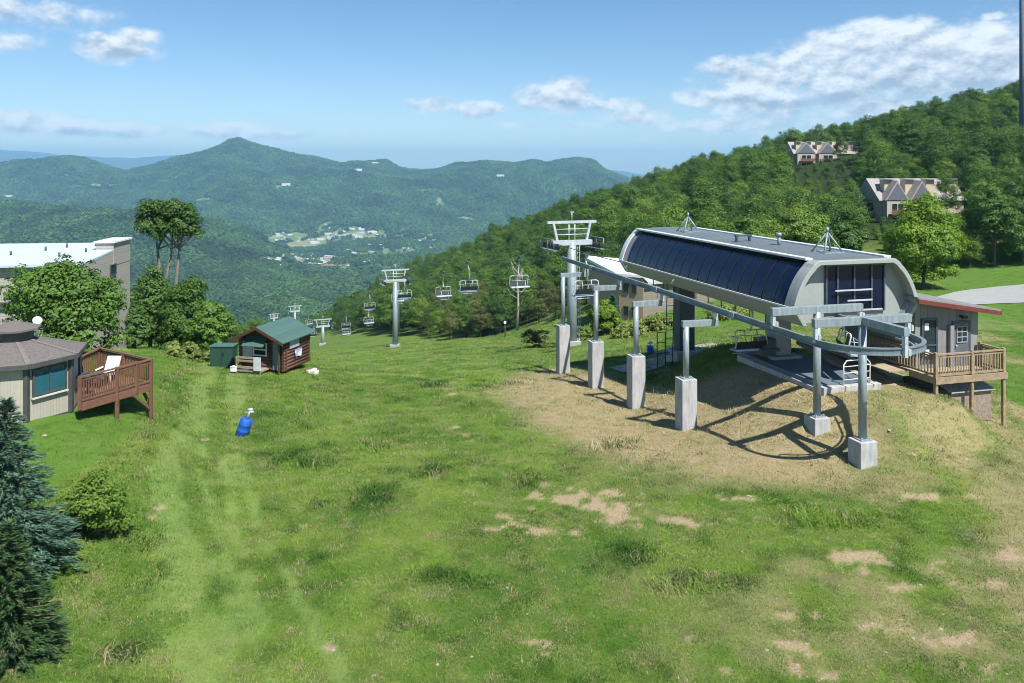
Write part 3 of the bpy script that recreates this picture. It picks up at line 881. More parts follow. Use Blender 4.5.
for sgn in (-1, 1):
    g = MB(); rows = []
    for v in np.linspace(VF + 0.62, VB - 0.45, 22):
        rows.append([S(UC + sgn * (du - 0.02), v, h) for du, h in curve])
    g.sheet(rows)
    go = obj('side_glazing', g, M['hoodglass'], st)
    md = go.modifiers.new('thick', 'SOLIDIFY'); md.thickness = 0.03
    rb = MB()
    for v in np.linspace(VF + 1.7, VB - 1.4, 17):
        rows = [[S(UC + sgn * (du + o_), v + dv, h - (0.0 if k < 8 else 0)) for k, (du, h) in enumerate(curve)] for dv, o_ in ((-0.022, 0.0), (-0.022, 0.012), (0.022, 0.012), (0.022, 0.0))]
        rb.sheet(rows, False)
    obj('glazing_rib', rb, M['black'], go)
    fs = MB()      # the fascia under the glass
    fs.prism([S(UC + sgn * 3.36, VF + 0.3, 6.28), S(UC + sgn * BOT[0], VF + 0.3, 7.06), S(UC + sgn * (BOT[0] - 0.25), VF + 0.3, 7.06), S(UC + sgn * 3.1, VF + 0.3, 6.28)], CV * (VB - VF - 0.6))
    obj('fascia', fs, M['hood'], st)
    cp = MB(); cp.bar(S(UC + sgn * 3.38, VF + 0.3, 6.27), S(UC + sgn * 3.38, VB - 0.2, 6.27), 0.07, 0.07)
    obj('fascia_trim', cp, M['hood_light'], st)
    hb = MB(); sbox(hb, UC + sgn * 1.95, UC + sgn * 2.32, VF + 0.62, VB - 0.45, 4.12, 4.215)
    obj('roof_edge', hb, M['hood_light'], st)
# roof with a slight crown
rf = MB()
rf.prism([S(UC - 2.0, VF + 0.3, 4.2), S(UC - 1.0, VF + 0.3, 4.1), S(UC, VF + 0.3, 4.06), S(UC + 1.0, VF + 0.3, 4.1), S(UC + 2.0, VF + 0.3, 4.2), S(UC + 2.0, VF + 0.3, 4.38), S(UC - 2.0, VF + 0.3, 4.38)], CV * (VB - VF - 0.6))
rfo = obj('roof', rf, lined('roof_seam', (0.12, 0.14, 0.15), CV, 1.9, 0.03, 0.4, 0.5, 0.07, 0.6), st)
so = MB(); sbox(so, UC - 2.7, UC + 2.7, VF + 0.9, VB - 0.6, 6.9, 7.04); obj('soffit', so, M['steel_dark'], st)


def arch(va, vb, grow, inner):
    """band following the whole section between va and vb"""
    full_o = [(-BOT[0] - grow * .5, BOT[1] + .02)] + [(-(du + grow), h) for du, h in curve] + [(du + grow, h) for du, h in reversed(curve)] + [(BOT[0] + grow * .5, BOT[1] + .02)]
    full_o = [(du, h - (grow if h < 4.4 else 0)) for du, h in full_o]
    cx, cy = 0, 6.6
    full_i = [(du * (1 - inner / 3.3), cy + (h - cy) * (1 - inner / 2.4)) for du, h in full_o]
    full_i[0] = (-(BOT[0] - inner), BOT[1] + .02); full_i[-1] = (BOT[0] - inner, BOT[1] + .02)
    mb = MB()
    n = len(full_o)
    vs = [S(UC + du, va, h) for du, h in full_o] + [S(UC + du, va, h) for du, h in full_i] + [S(UC + du, vb, h) for du, h in full_o] + [S(UC + du, vb, h) for du, h in full_i]
    fs = []
    for i in range(n - 1):
        fs += [(i, i + 1, n + i + 1, n + i), (2 * n + i, 3 * n + i, 3 * n + i + 1, 2 * n + i + 1), (i, 2 * n + i, 2 * n + i + 1, i + 1), (n + i, n + i + 1, 3 * n + i + 1, 3 * n + i)]
    fs += [(0, n, 3 * n, 2 * n), (n - 1, 3 * n - 1, 4 * n - 1, 2 * n - 1)]
    mb.add(vs, fs)
    return mb


obj('end_arch', arch(VF, VF + 0.75, 0.05, 0.2), M['hood'], st, 0.03)
obj('end_arch', arch(VB - 0.55, VB, 0.05, 0.3), M['hood_light'], st, 0.03)
# the recessed front wall
VW = VF + 0.6


def endwall(v, dv):
    outl = [(-BOT[0] + .1, 7.08)] + [(-(du - .08), h + .05) for du, h in curve] + [(du - .08, h + .05) for du, h in reversed(curve)] + [(BOT[0] - .1, 7.08)]
    mb = MB(); mb.prism([S(UC + du, v, h) for du, h in outl], CV * dv); return mb


fw = obj('front_wall', endwall(VW, 0.1), M['hood'], st)
obj('rear_wall', endwall(VB - 0.75, -0.1), M['hood'], st)
gl = MB(); sbox(gl, UC - 1.3, UC + 1.85, VW - 0.05, VW + 0.02, 4.5, 6.62); gw = obj('front_window', gl, M['hoodglass'], st)
fr = MB()
for u in (-1.3, -0.7, 0.2, 1.15, 1.85): sbox(fr, UC + u - .04, UC + u + .04, VW - 0.12, VW - 0.045, 4.46, 6.66)
for h in (4.48, 6.64): sbox(fr, UC - 1.3, UC + 1.85, VW - 0.1, VW - 0.048, h - .04, h + .04)
obj('window_frame', fr, M['steel_dark'], gw)
hr = MB()
hr.bar(S(UC - 0.95, VW - 0.25, 5.62), S(UC + 1.05, VW - 0.25, 5.62), 0.05, 0.07); hr.bar(S(UC - 0.3, VW - 0.25, 6.1), S(UC + 1.05, VW - 0.25, 6.1), 0.05, 0.07)
hr.bar(S(UC - 0.95, VW - 0.25, 6.55), S(UC + 1.6, VW - 0.25, 6.55), 0.05, 0.07)
obj('hand_rail', hr, M['steel_bright'], st)
# inner machinery seen below: dark beam and tyre bank
for sgn in (-1, 1):
    b_ = MB(); sbox(b_, UC + sgn * 2.1 - .12, UC + sgn * 2.1 + .12, VF + 1.5, VB - 1, 7.0, 7.28); obj('guide_rail', b_, M['steel'], st)
tb = MB()
for v in np.arange(VF + 2, VB - 2, 0.75):
    tb.tube(S(UC - 2.25, v, 7.0), S(UC - 2.1, v, 7.0), 0.2, n=10)
obj('tyre_conveyor', tb, M['black'], st)
# lifting frames on the roof
for v, u in ((VB - 4.3, -0.4), (VF + 2.3, 0.1)):
    lf = MB(); apex = S(UC + u, v, 3.1)
    for du, dv in ((-0.55, -0.5), (0.55, -0.5), (0.55, 0.5), (-0.55, 0.5)):
        lf.tube(S(UC + u + du, v + dv, 4.1), apex, 0.045, n=6)
    lf.tube(S(UC + u - 0.55, v - .5, 4.08), S(UC + u + .55, v - .5, 4.08), 0.04, n=6); lf.tube(S(UC + u - 0.55, v + .5, 4.08), S(UC + u + .55, v + .5, 4.08), 0.04, n=6)
    lf.tube(apex, apex + Vector((0, 0, 0.22)), 0.07, n=8)
    obj('lifting_frame', lf, M['steel'], st)
vp = MB(); vp.tube(S(UC - .1, VF + 6.0, 4.12), S(UC - .1, VF + 6.0, 3.55), 0.09); vp.tube(S(UC - .1, VF + 6.0, 3.6), S(UC - .1, VF + 6.0, 3.42), 0.14); obj('vent_pipe', vp, M['steel'], st)
hh = MB(); sbox(hh, UC - 1.2, UC - .2, VF + 8.4, VF + 8.6, 3.7, 3.8)
for u in (-1.1, -.3): sbox(hh, UC + u - .05, UC + u + .05, VF + 8.42, VF + 8.58, 3.78, 4.1)
obj('roof_hatch_bar', hh, M['steel_dark'], st)
for v in (VB - 1.2, VB - 8.0):
    lm = MB(); lm.tube(S(UC - 3.42, v, 6.75), S(UC - 3.42, v - .35, 6.5), 0.05, n=8); obj('marker_lamp', lm, M['white'], st)
# columns
rc = MB(); uu, vv = UC, 47.8
g0 = sg(uu, vv)
sbox(rc, uu - .55, uu + .55, vv - .45, vv + .45, 7.0, g0 + .5); obj('rear_column', rc, M['steel_dark'], st, 0.03)
rcb = MB(); sbox(rcb, uu - .9, uu + .9, vv - .8, vv + .8, g0 - .55, g0 + .6); obj('column_footing', rcb, M['concrete'], st, 0.03)
ld = MB()
ul, vl = UC - 1.15, 47.2
for du in (0, .5):
    ld.tube(S(ul - .35 + du - .3, vl - .3, g0 + .1), S(ul - .35 + du, vl, 7.1), 0.03, n=6)
for k in range(11):
    f_ = k / 10.5
    ld.tube(S(ul - .35 - .3 * (1 - f_), vl - .3 * (1 - f_), g0 - (g0 - 7.1) * f_), S(ul + .15 - .3 * (1 - f_), vl - .3 * (1 - f_), g0 - (g0 - 7.1) * f_), 0.025, n=6)
for du in (-1.3, -.75): ld.tube(S(ul + du, vl - .5, g0 + .2), S(ul + du, vl - .5, g0 - 2.0), 0.03, n=6)
for h in (0.7, 1.35, 2.0): ld.tube(S(ul - 1.3, vl - .5, g0 - h), S(ul - .75, vl - .5, g0 - h), 0.025, n=6)
sbox(ld, ul - 1.4, ul - .5, vl - .7, vl - .1, g0 - .75, g0 - .68)
obj('ladder', ld, M['steel_dark'], st)
fc = MB(); uu, vv = UC - .15, 37.0
sbox(fc, uu - .85, uu + .85, vv - .9, vv + .9, 9.75, sg(uu, vv) + .8); obj('column_footing', fc, M['concrete'], st, 0.03)
fc = MB(); sbox(fc, uu - .45, uu + .45, vv - .5, vv + .5, 7.0, 9.77); obj('front_column', fc, mat('grey_column', (0.30, 0.33, 0.33), 0.5, .2), st, 0.03)
mc = MB(); sbox(mc, uu - 1.3, uu - .5, vv - .6, vv + .3, 8.9, 9.745); sbox(mc, uu - 1.45, uu - .4, vv - .75, vv + .5, 9.35, 9.5); obj('drive_cabinet', mc, M['steel_dark'], st)
# roof signal mast and cable trays
ct = MB()
for v in np.linspace(VF + 4, VB - 3, 10): ct.tube(S(UC - 2.2, v, 7.05), S(UC - 2.2, v, 7.75), 0.03, n=6)
obj('sensor_rod', ct, M['steel_dark'], st)

# ---- the chair parking rail and its supports
UR, UL, UR2 = 22.0, 19.8, 24.2
RH = 6.85
VT = 27.13
pr = thing('parking_rail', 'long grey steel rail on concrete footed posts, looping out in front of the terminal', 'parking rail', S(UL, 27, sg(UL, 27)))
path = [S(UL, v, RH) for v in np.linspace(57.5, VT, 16)]
path += [S(UR + 2.2 * math.cos(a), VT + 2.2 * math.sin(a), RH) for a in np.linspace(math.pi, 2 * math.pi, 19)[1:]]
path += [S(UR2, v, RH) for v in np.linspace(VT + .8, 37.5, 8)]
rl = MB()


def sweep_rect(mb, pts, w, h, dz=0.0):
    rows = []
    for i, p in enumerate(pts):
        a = pts[max(0, i - 1)]; b = pts[min(len(pts) - 1, i + 1)]
        d = (b - a); d.z = 0; d.normalize(); s_ = d.cross(CZ)
        rows.append([p + s_ * (w / 2) + CZ * (h / 2 + dz), p - s_ * (w / 2) + CZ * (h / 2 + dz), p - s_ * (w / 2) + CZ * (-h / 2 + dz), p + s_ * (w / 2) + CZ * (-h / 2 + dz), p + s_ * (w / 2) + CZ * (h / 2 + dz)])
    mb.sheet(rows, False)
    o_ = len(mb.v)
    mb.f.append([o_ - 5, o_ - 4, o_ - 3, o_ - 2]); mb.sm.append(False)
    k = o_ - 5 * len(pts); mb.f.append([k, k + 1, k + 2, k + 3]); mb.sm.append(False)


sweep_rect(rl, path, 0.06, 0.2)
sweep_rect(rl, path, 0.16, 0.04, -0.12)
sweep_rect(rl, path, 0.16, 0.04, 0.12)
obj('rail', rl, M['steel_rail'], pr)
tl = MB()
for i in range(15, 36):
    for p in (path[i],):
        tl.tube(p + Vector((0, 0, .12)), p + Vector((0, 0, -.12)), 0.13, n=10)
obj('joint_plate', MB().box(path[8], (0.26, 0.5, 0.3), AX).box(path[3], (0.26, 0.5, 0.3), AX).box(path[12], (0.26, 0.5, 0.3), AX), M['steel'], pr)
ring2 = MB(); rp = [S(UR + 1.85 * math.cos(a), VT + 1.85 * math.sin(a), RH + .12) for a in np.linspace(1.25 * math.pi, 2.05 * math.pi, 14)]
ring2.path(rp, 0.05, 6)
for k in range(0, 14, 3): ring2.tube(rp[k], rp[k] + (S(UR + 2.2 * math.cos(1.25 * math.pi + k * .8 * math.pi / 13), VT + 2.2 * math.sin(1.25 * math.pi + k * .8 * math.pi / 13), RH) - rp[k]), 0.04, n=6)
obj('turning_guide', ring2, M['steel'], pr)


def plinth(u, v, htop, s=0.78, deep=1.0):
    mb = MB(); g_ = sg(u, v)
    sbox(mb, u - s / 2, u + s / 2, v - s / 2, v + s / 2, htop, g_ + deep)
    return obj('concrete_pillar', mb, M['concrete'], pr, 0.02)


def post(u, v, hbot, htop, r=0.15):
    mb = MB(); mb.tube(S(u, v, hbot - .03), S(u, v, htop), r, n=16)
    sbox(mb, u - .26, u + .26, v - .26, v + .26, hbot - .05, hbot)
    for a in (-.19, .19):
        for b in (-.19, .19): mb.tube(S(u + a, v + b, hbot - .13), S(u + a, v + b, hbot), 0.025, n=6)
    return obj('steel_post', mb, M['steel'], pr)


def hanger(u, v, h0, h1):
    mb = MB(); sbox(mb, u - .07, u + .07, v - .09, v + .09, h0, h1)
    sbox(mb, u - .05, u + .22, v - .05, v + .05, h1 - .22, h1 - .14); sbox(mb, u + .1, u + .2, v - .1, v + .1, h1 - .3, h1 - .06)
    return obj('hanger', mb, M['steel_bright'], pr)


P4Y = 38.4; k4 = 0.2175; kk = P4Y * 394
for pxp, htop in ((563, 325), (596, 341), (636, 355), (686, 378)):
    Y = P4Y * 394.0 / (pxp - 292.0)
    x = (pxp - HX) / F * Y
    u = x * CU.x + Y * CU.y; v = x * CV.x + Y * CV.y
    hp = (htop - HY) / F * Y
    plinth(u, v, hp)
    post(u, v, hp, 7.6)
    am = MB(); sbox(am, u - .2, UL + .12, v - .11, v + .11, 7.33, 7.64); obj('arm', am, M['steel'], pr, 0.01)
    h_ = MB(); sbox(h_, UL - .08, UL + .1, v - .08, v + .08, RH + .15, 7.34)
    obj('hanger', h_, M['steel_bright'], pr)
for v, hp, hb, fwd in ((30.0, 10.78, 6.15, 0), (VT, 10.85, 6.1, 1)):
    plinth(UR, v, hp)
    post(UR, v, hp, hb + .1, 0.16)
    am = MB(); sbox(am, UR - 2.28, UR + 2.28, v - .12, v + .12, hb - .17, hb + .16); obj('arm', am, M['steel'], pr, 0.01)
    for s_ in (-1, 1): hanger(UR + s_ * 2.18, v, hb + .1, RH + .02 if s_ < 0 else RH - .16)
    if fwd:
        am = MB(); sbox(am, UR - .12, UR + .12, v - 2.4, v - .13, hb - .16, hb + .15); obj('arm', am, M['steel'], pr, 0.01)
        hanger(UR, v - 2.3, hb + .1, RH + .2)

# ---- loading area
dk = MB(); sbox(dk, 23.3, 26.0, 31.5, 38.5, 9.9, 10.1)
pf = thing('loading_platform', 'blue grey loading mat platform under the terminal front', 'platform', S(24, 33, 10.4))
obj('mat', dk, mat('loading_mat', (0.10, 0.135, 0.17), 0.7, 0, .12, 2), pf)
ed = MB(); sbox(ed, 23.2, 26.3, 31.15, 31.5, 9.96, 11.5); sbox(ed, 23.2, 26.0, 31.5, 38.5, 10.1, 11.3); obj('concrete_base', ed, M['concrete'], pf, 0.02)
rm = MB(); q = [S(26.2, 37.5, 9.3), S(27.8, 37.5, 9.3), S(27.95, 29.6, 10.55), S(26.7, 29.1, 10.7)]
rm.prism(q, (0, 0, -0.18))
M['wood_ramp'] = lined('ramp_boards', (0.30, 0.24, 0.18), CU, 0.14, 0.08, 0.4, 0.8, 0.15)
tag(obj('wooden_ramp', rm, M['wood_ramp']), 'sloping brown board ramp between loading platform and shed deck', 'ramp')


def barrier(u, v, h, lab, yaw=0.0):
    c = S(u, v, h); t = thing('crowd_barrier', lab, 'barrier', c)
    d = (CU * math.cos(yaw) + CV * math.sin(yaw)); L_ = 1.5
    p = [c + d * (-L_ / 2), c + d * (-L_ / 2) + CZ * .95, c + d * (-L_ / 2 + .18) + CZ * 1.12, c + d * (L_ / 2 - .18) + CZ * 1.12, c + d * (L_ / 2) + CZ * .95, c + d * (L_ / 2)]
    mb = MB(); mb.path(p, 0.03, 7); obj('tube_frame', mb, M['white'], t)
    mb = MB()
    for z in (.25, .55, .85): mb.tube(c + d * (-L_ / 2) + CZ * z, c + d * (L_ / 2) + CZ * z, 0.018, n=6)
    obj('cross_bar', mb, M['white'], t)
    mb = MB()
    for e in (-1, 1): mb.tube(c + d * (e * L_ / 2) + CZ * .02 - d.cross(CZ) * .35, c + d * (e * L_ / 2) + CZ * .02 + d.cross(CZ) * .35, .025, n=6)
    obj('foot', mb, M['white'], t)


barrier(25.1, 31.33, 9.96, 'white tube barrier on the front edge of the blue grey loading mat', 0.06)

# ---- lift towers
LD = Vector((-0.39, 1, 0)).normalized(); LS = Vector((1, 0.39, 0)).normalized()


def lx(Y): return -0.39 * Y + 34.4


def tower(label, Y, pytop, wtop, ladder=True):
    b = Vector((lx(Y), Y, gz(lx(Y), Y)))
    t = thing('lift_tower', label, 'lift tower', b, 'lift towers down the ski slope')
    zt = CAMZ - (pytop - HY) / F * Y
    zc = zt - 1.9
    mb = MB(); mb.tube(b - CZ * 1, Vector((b.x, b.y, zc)), 0.5, 0.4, 16); obj('pole', mb, M['steel'], t)
    ft = MB(); ft.box(b + CZ * .1, (1.6, 1.6, .8)); obj('footing', ft, M['concrete'], t)
    c = Vector((b.x, b.y, zc)); w = wtop
    ca = MB(); ca.bar(c - LS * (w * .40), c + LS * (w * .40), .45, .45); obj('crossarm', ca, M['steel_bright'], t)
    gf = MB(); top = Vector((b.x, b.y, zt))
    gf.bar(top - LS * (w * .5), top + LS * (w * .5), .2, .24)
    for s_ in (-1, 1):
        gf.bar(c + LS * (s_ * w * .29), top + LS * (s_ * w * .38), .2, .2)
        gf.tube(c + LS * (s_ * w * .06), top + LS * (s_ * w * .06) - CZ * .2, .05, n=6)
    for z in (.75, 1.25): gf.tube(c - LS * (w * .32) + CZ * z, c + LS * (w * .32) + CZ * z, .045, n=6)
    gf.tube(top, top + CZ * .9, .04, n=6); gf.tube(top + CZ * .9 - LS * .2, top + CZ * .9 + LS * .2, .06, n=6)
    obj('lifting_frame', gf, M['steel_bright'], t)
    wk = MB()
    for s_ in (-1, 1):
        e = c + LS * (s_ * w * .40)
        wk.bar(e - LD * 1.6 - CZ * .55 + LS * s_ * .35, e + LD * 1.6 - CZ * .55 + LS * s_ * .35, .35, .06)
        for d in (-1.5, 0, 1.5): wk.tube(e + LD * d - CZ * .55 + LS * s_ * .5, e + LD * d + CZ * .45 + LS * s_ * .5, .035, n=6)
        wk.tube(e - LD * 1.5 + CZ * .45 + LS * s_ * .5, e + LD * 1.5 + CZ * .45 + LS * s_ * .5, .035, n=6)
    obj('catwalk', wk, M['steel'], t)
    for s_ in (-1, 1):
        e = c + LS * (s_ * w * .42) - CZ * .35
        sh = MB(); sh.bar(e - LD * 1.7, e + LD * 1.7, .1, .22); so_ = obj('sheave_beam', sh, M['steel_dark'], t)
        wh = MB()
        for k in range(6):
            q = e + LD * (-1.5 + .6 * k) + CZ * .12
            wh.tube(q - LS * .07, q + LS * .07, .26, n=12)
        obj('sheave', wh, M['black'], so_)
    if ladder:
        la = MB()
        for d in (-.22, .22): la.tube(b + LS * (.62 + 0) + LD * d - LD * .3, Vector((b.x, b.y, zc)) + LS * .52 + LD * d - LD * .3, .03, n=5)
        n = int((zc - b.z) / .45)
        for k in range(n):
            q = b.lerp(c, k / n) + LS * .57 - LD * .3
            la.tube(q - LD * .22, q + LD * .22, .025, n=5)
        obj('ladder', la, M['steel'], t)
    return t, zc


TW = []
for lab, Y, py, w in (('tall grey lift tower nearest the terminal, behind the concrete pillars', 74, 222, 5.0),
                      ('grey lift tower standing alone at the top of the open slope with trees behind', 141, 270, 4.9),
                      ('small grey lift tower on the slope just right of the green roofed cabin', 224, 319.5, 4.9),
                      ('distant small lift tower seen just above the green cabin roof, right of the others', 290, 306, 4.7),
                      ('most distant small lift tower seen above the ridge of the cabin roof', 372, 314, 4.6)):
    t, zc = tower(lab, Y, py, w, Y < 150)
    TW.append((Y, zc, w))

# ---- ropes
rope = MB(); HW = 2.05


def rope_z(Y):
    pts = [(45, CAMZ - 6.6)] + [(y, z + .1) for y, z, w in TW] + [(440, TW[-1][1] - 16)]
    for (a, za), (b, zb) in zip(pts, pts[1:]):
        if a <= Y <= b:
            t = (Y - a) / (b - a); return za + (zb - za) * t - 4 * t * (1 - t) * (b - a) * 0.018
    return pts[0][1]


for s_ in (-1, 1):
    pts = []
    for Y in np.arange(47, 441, 6.5):
        pts.append(Vector((lx(Y), Y, rope_z(Y))) + LS * (s_ * HW))
    rope.path(pts, 0.035, 5)
tag(obj('haul_rope', rope, M['steel_dark']), 'thin steel haul rope running from the terminal down over the lift towers', 'rope')

# ---- chairs
M['chair_frame'] = mat('chair_tube', (0.42, 0.45, 0.47), 0.45, 0.2, .12)


def make_chair():
    t = thing('lift_chair', 'x', 'chairlift chair', (0, 0, 0), 'chairs hanging from the lift rope')
    mb = MB(); mb.box((0, 0, .05), (.3, .75, .3)); obj('grip', mb, M['steel_dark'], t)
    mb = MB(); mb.path([(0, 0, 0), (0, .1, -.35), (0, .5, -.85), (0, .55, -1.5), (0, .32, -2.0), (0, .25, -2.1)], .065, 8); obj('hanger', mb, M['chair_frame'], t)
    fr_ = MB(); w = 1.12
    fr_.path([(-w, .3, -3.35), (-w, .45, -2.9), (-w, .28, -2.15), (-w + .2, .25, -2.05), (w - .2, .25, -2.05), (w, .28, -2.15), (w, .45, -2.9), (w, .3, -3.35)], .05, 7)
    for x in (-w, w): fr_.path([(x, .3, -3.35), (x, -.3, -3.35)], .045, 6)
    fr_.path([(-.45, .3, -2.06), (-.45, .5, -2.8)], .035, 6); fr_.path([(.45, .3, -2.06), (.45, .5, -2.8)], .035, 6)
    obj('seat_frame', fr_, M['chair_frame'], t)
    mb = MB(); mb.sheet([[(x, y, z) for x in (-w + .04, w - .04)] for y, z in ((-.32, -3.36), (-.25, -3.26), (.1, -3.28), (.32, -3.3), (.34, -3.4), (-.3, -3.42), (-.32, -3.36))], False)
    obj('seat', mb, M['seatblue'], t)
    mb = MB(); mb.sheet([[(x, y, z) for x in (-w + .05, w - .05)] for y, z in ((.36, -3.2), (.5, -2.75), (.56, -2.75), (.42, -3.22), (.36, -3.2))], False)
    obj('backrest', mb, M['black'], t)
    mb = MB(); mb.path([(-w + .08, .4, -2.5), (-w + .08, -.35, -2.55), (w - .08, -.35, -2.55), (w - .08, .4, -2.5)], .03, 6)
    for x in (-.5, .5): mb.path([(x, -.35, -2.55), (x, -.5, -3.4), (x, -.62, -3.75)], .025, 5)
    mb.path([(-.75, -.62, -3.75), (.75, -.62, -3.75)], .03, 5)
    obj('safety_bar', mb, M['chair_frame'], t)
    return t


ch0 = make_chair(); rz0 = math.atan(0.39); first = [True]


def chair_at(px, Y, pyseat, lab, flip=False, scale=1.0):
    x = (px - HX) / F * Y; z = CAMZ - (pyseat - HY) / F * Y + 3.35 * scale
    o = ch0 if first[0] else dup(ch0)
    first[0] = False
    o.location = (x, Y, z); o.rotation_euler = (0, 0, rz0 + (math.pi if flip else 0)); o.scale = (scale,) * 3
    o['label'] = lab
    return o


chair_at(520, 92, 287, 'lift chair with blue seat hanging highest against the wooded hill, left of the nearest tower')
chair_at(444, 116, 296, 'blue seated lift chair hanging beside a larger pale framed chair', False)
chair_at(468, 96, 291, 'pale framed lift chair turned away, right next to a smaller blue seated chair', True)
chair_at(404, 128, 298, 'pale framed lift chair just right of the lone tower pole', True)
chair_at(398, 146, 301, 'small blue seated lift chair partly behind the lone tower pole')
chair_at(369.5, 166, 309, 'upper of two small lift chairs one above the other, nearest left of the lone tower', True)
chair_at(369, 182, 323, 'lower of two small lift chairs one above the other, nearest left of the lone tower')
chair_at(346, 205, 328, 'upper of two tiny lift chairs just right of the second tower on the slope', True)
chair_at(346.5, 226, 334, 'lower of two tiny lift chairs just right of the second tower on the slope')
chair_at(309, 262, 324, 'tiny blue seated lift chair above the slope between two small towers')
chair_at(313, 250, 336, 'tiny dark lift chair low over the grass left of the second tower', True)
chair_at(585, 69, 295, 'lift chair leaving the terminal, seen behind the farthest concrete pillar post', True)
c_ = chair_at(748, 41.5, 349, 'dark seated lift chair under the terminal, left of its front column', False, 0.8); c_.rotation_euler = (0, 0, math.atan(.275) + math.pi)
c_ = chair_at(850, 37.5, 352, 'lift chair with white bar under the front end wall of the terminal', False, 0.75); c_.rotation_euler = (0, 0, math.atan(.275) + 1.2)

# ---- shed on the right with its deck
M['board_grey'] = lined('grey_board_siding', (0.215, 0.22, 0.215), CU, 0.42, 0.07, 0.6, 0.8, 0.10, 0.6)
M['board_grey2'] = lined('grey_board_side', (0.215, 0.22, 0.215), CV, 0.42, 0.07, 0.6, 0.8, 0.10, 0.6)
M['red'] = mat('red_fascia', (0.14, 0.027, 0.023), 0.6, 0, .2)
M['deckwood'] = mat('deck_timber', (0.27, 0.205, 0.13), 0.8, 0, .3, 4, .2, 20)
M['deckboards'] = lined('deck_boards', (0.34, 0.28, 0.19), CV, 0.14, 0.09, 0.5, 0.8, 0.12)
M['metalroof'] = lined('ribbed_metal_roof', (0.22, 0.215, 0.21), CV, 0.4, 0.12, 0.6, 0.5, 0.06, 0.7)
VS = 31.35; gs = sg(30.3, 33)
sh = thing('operator_shed', 'grey board lift operator shed with sloping roof, red fascia and raised timber deck', 'shed', S(30.3, 33, gs))
w = MB()
w.prism([S(28.35, VS, 9.55), S(32.0, VS, 9.55), S(32.0, VS, 6.75), S(28.35, VS, 6.15)], CV * 5.0)
obj('wall', w, M['board_grey'], sh)
w = MB()
rfp = [S(27.9, VS - .7, 5.98), S(32.65, VS - .7, 6.76), S(32.65, VS - .7, 6.88), S(27.9, VS - .7, 6.10)]
w.prism(rfp, CV * 6.4); obj('roof', w, M['metalroof'], sh)
w = MB(); w.prism([S(27.9, VS - .74, 6.06), S(32.67, VS - .74, 6.84), S(32.67, VS - .74, 7.04), S(27.9, VS - .74, 6.26)], CV * .038)
w.prism([S(32.66, VS - .7, 6.82), S(32.70, VS - .7, 6.82), S(32.70, VS - .7, 7.04), S(32.66, VS - .7, 7.04)], CV * 6.4)
obj('fascia', w, M['red'], sh)
d_ = MB(); sbox(d_, 30.55, 31.4, VS - .06, VS - .003, 7.45, 9.48); do_ = obj('door', d_, mat('grey_door', (0.10, 0.115, 0.135), 0.5), sh)
w = MB(); sbox(w, 30.68, 31.27, VS - .08, VS - .062, 7.6, 8.35); pn = obj('door_pane', w, M['glass'], do_)
w = MB()
for u in (30.68, 30.97, 31.27): sbox(w, u - .02, u + .02, VS - .1, VS - .081, 7.58, 8.37)
for h in (7.6, 7.85, 8.1, 8.35): sbox(w, 30.68, 31.27, VS - .098, VS - .0815, h - .02, h + .02)
obj('door_muntin', w, mat('muntin', (0.3, .32, .34), .5), do_)
w = MB(); w.tube(S(30.62, VS - .16, 8.5), S(30.62, VS - .06, 8.5), .035, n=8); obj('door_handle', w, M['steel_bright'], do_)
w = MB()
for u in (30.5, 31.45): sbox(w, u - .05, u + .05, VS - .07, VS - .002, 7.38, 9.5)
sbox(w, 30.45, 31.5, VS - .072, VS - .001, 7.33, 7.42); obj('door_frame', w, M['steel_dark'], sh)
w = MB(); sbox(w, 28.75, 29.5, VS - .05, VS - .003, 7.2, 9.1); wo = obj('window', w, M['glass'], sh)
w = MB()
for u in (28.72, 29.53): sbox(w, u - .05, u + .05, VS - .09, VS - .002, 7.12, 9.18)
for h in (7.16, 8.4, 9.14): sbox(w, 28.77, 29.48, VS - .088, VS - .002, h - .04, h + .04)
obj('window_frame', w, M['steel_dark'], wo)
w = MB(); sbox(w, 28.84, 29.08, VS - .065, VS - .052, 7.35, 7.68); sbox(w, 28.85, 29.1, VS - .065, VS - .052, 8.6, 8.9); obj('notice', w, M['white'], wo)
w = MB(); w.tube(S(30.95, VS - .28, 7.12), S(30.95, VS - .01, 7.1), .06, n=8); sbox(w, 30.8, 31.1, VS - .34, VS - .2, 7.06, 7.18); obj('wall_lamp', w, M['black'], sh)
w = MB(); sbox(w, 30.2, 30.42, VS - .2, VS - .003, 7.5, 9.5); obj('corner_board', w, M['board_grey2'], sh)
# deck
DV0 = 29.75; FL = 9.5
w = MB(); sbox(w, 28.05, 32.0, DV0, VS - .01, FL, FL + .05); sbox(w, 26.9, 28.3, VS + .0, 36.5, FL, FL + .05); fl = obj('deck_floor', w, M['deckboards'], sh)
w = MB(); sbox(w, 28.0, 32.05, DV0 - .045, DV0 - .002, FL - .02, FL + .28); sbox(w, 32.003, 32.045, DV0, VS, FL - .02, FL + .28); sbox(w, 28.005, 28.046, DV0, VS, FL - .02, FL + .28); obj('rim_joist', w, M['deckwood'], fl)
for u, v in ((28.1, DV0 + .08), (30.1, DV0 + .08), (31.92, DV0 + .08), (31.92, VS - .2)):
    w = MB(); sbox(w, u - .07, u + .07, v - .07, v + .07, FL - 1.14, sg(u, v) + .5); obj('deck_post', w, M['deckwood'], fl)


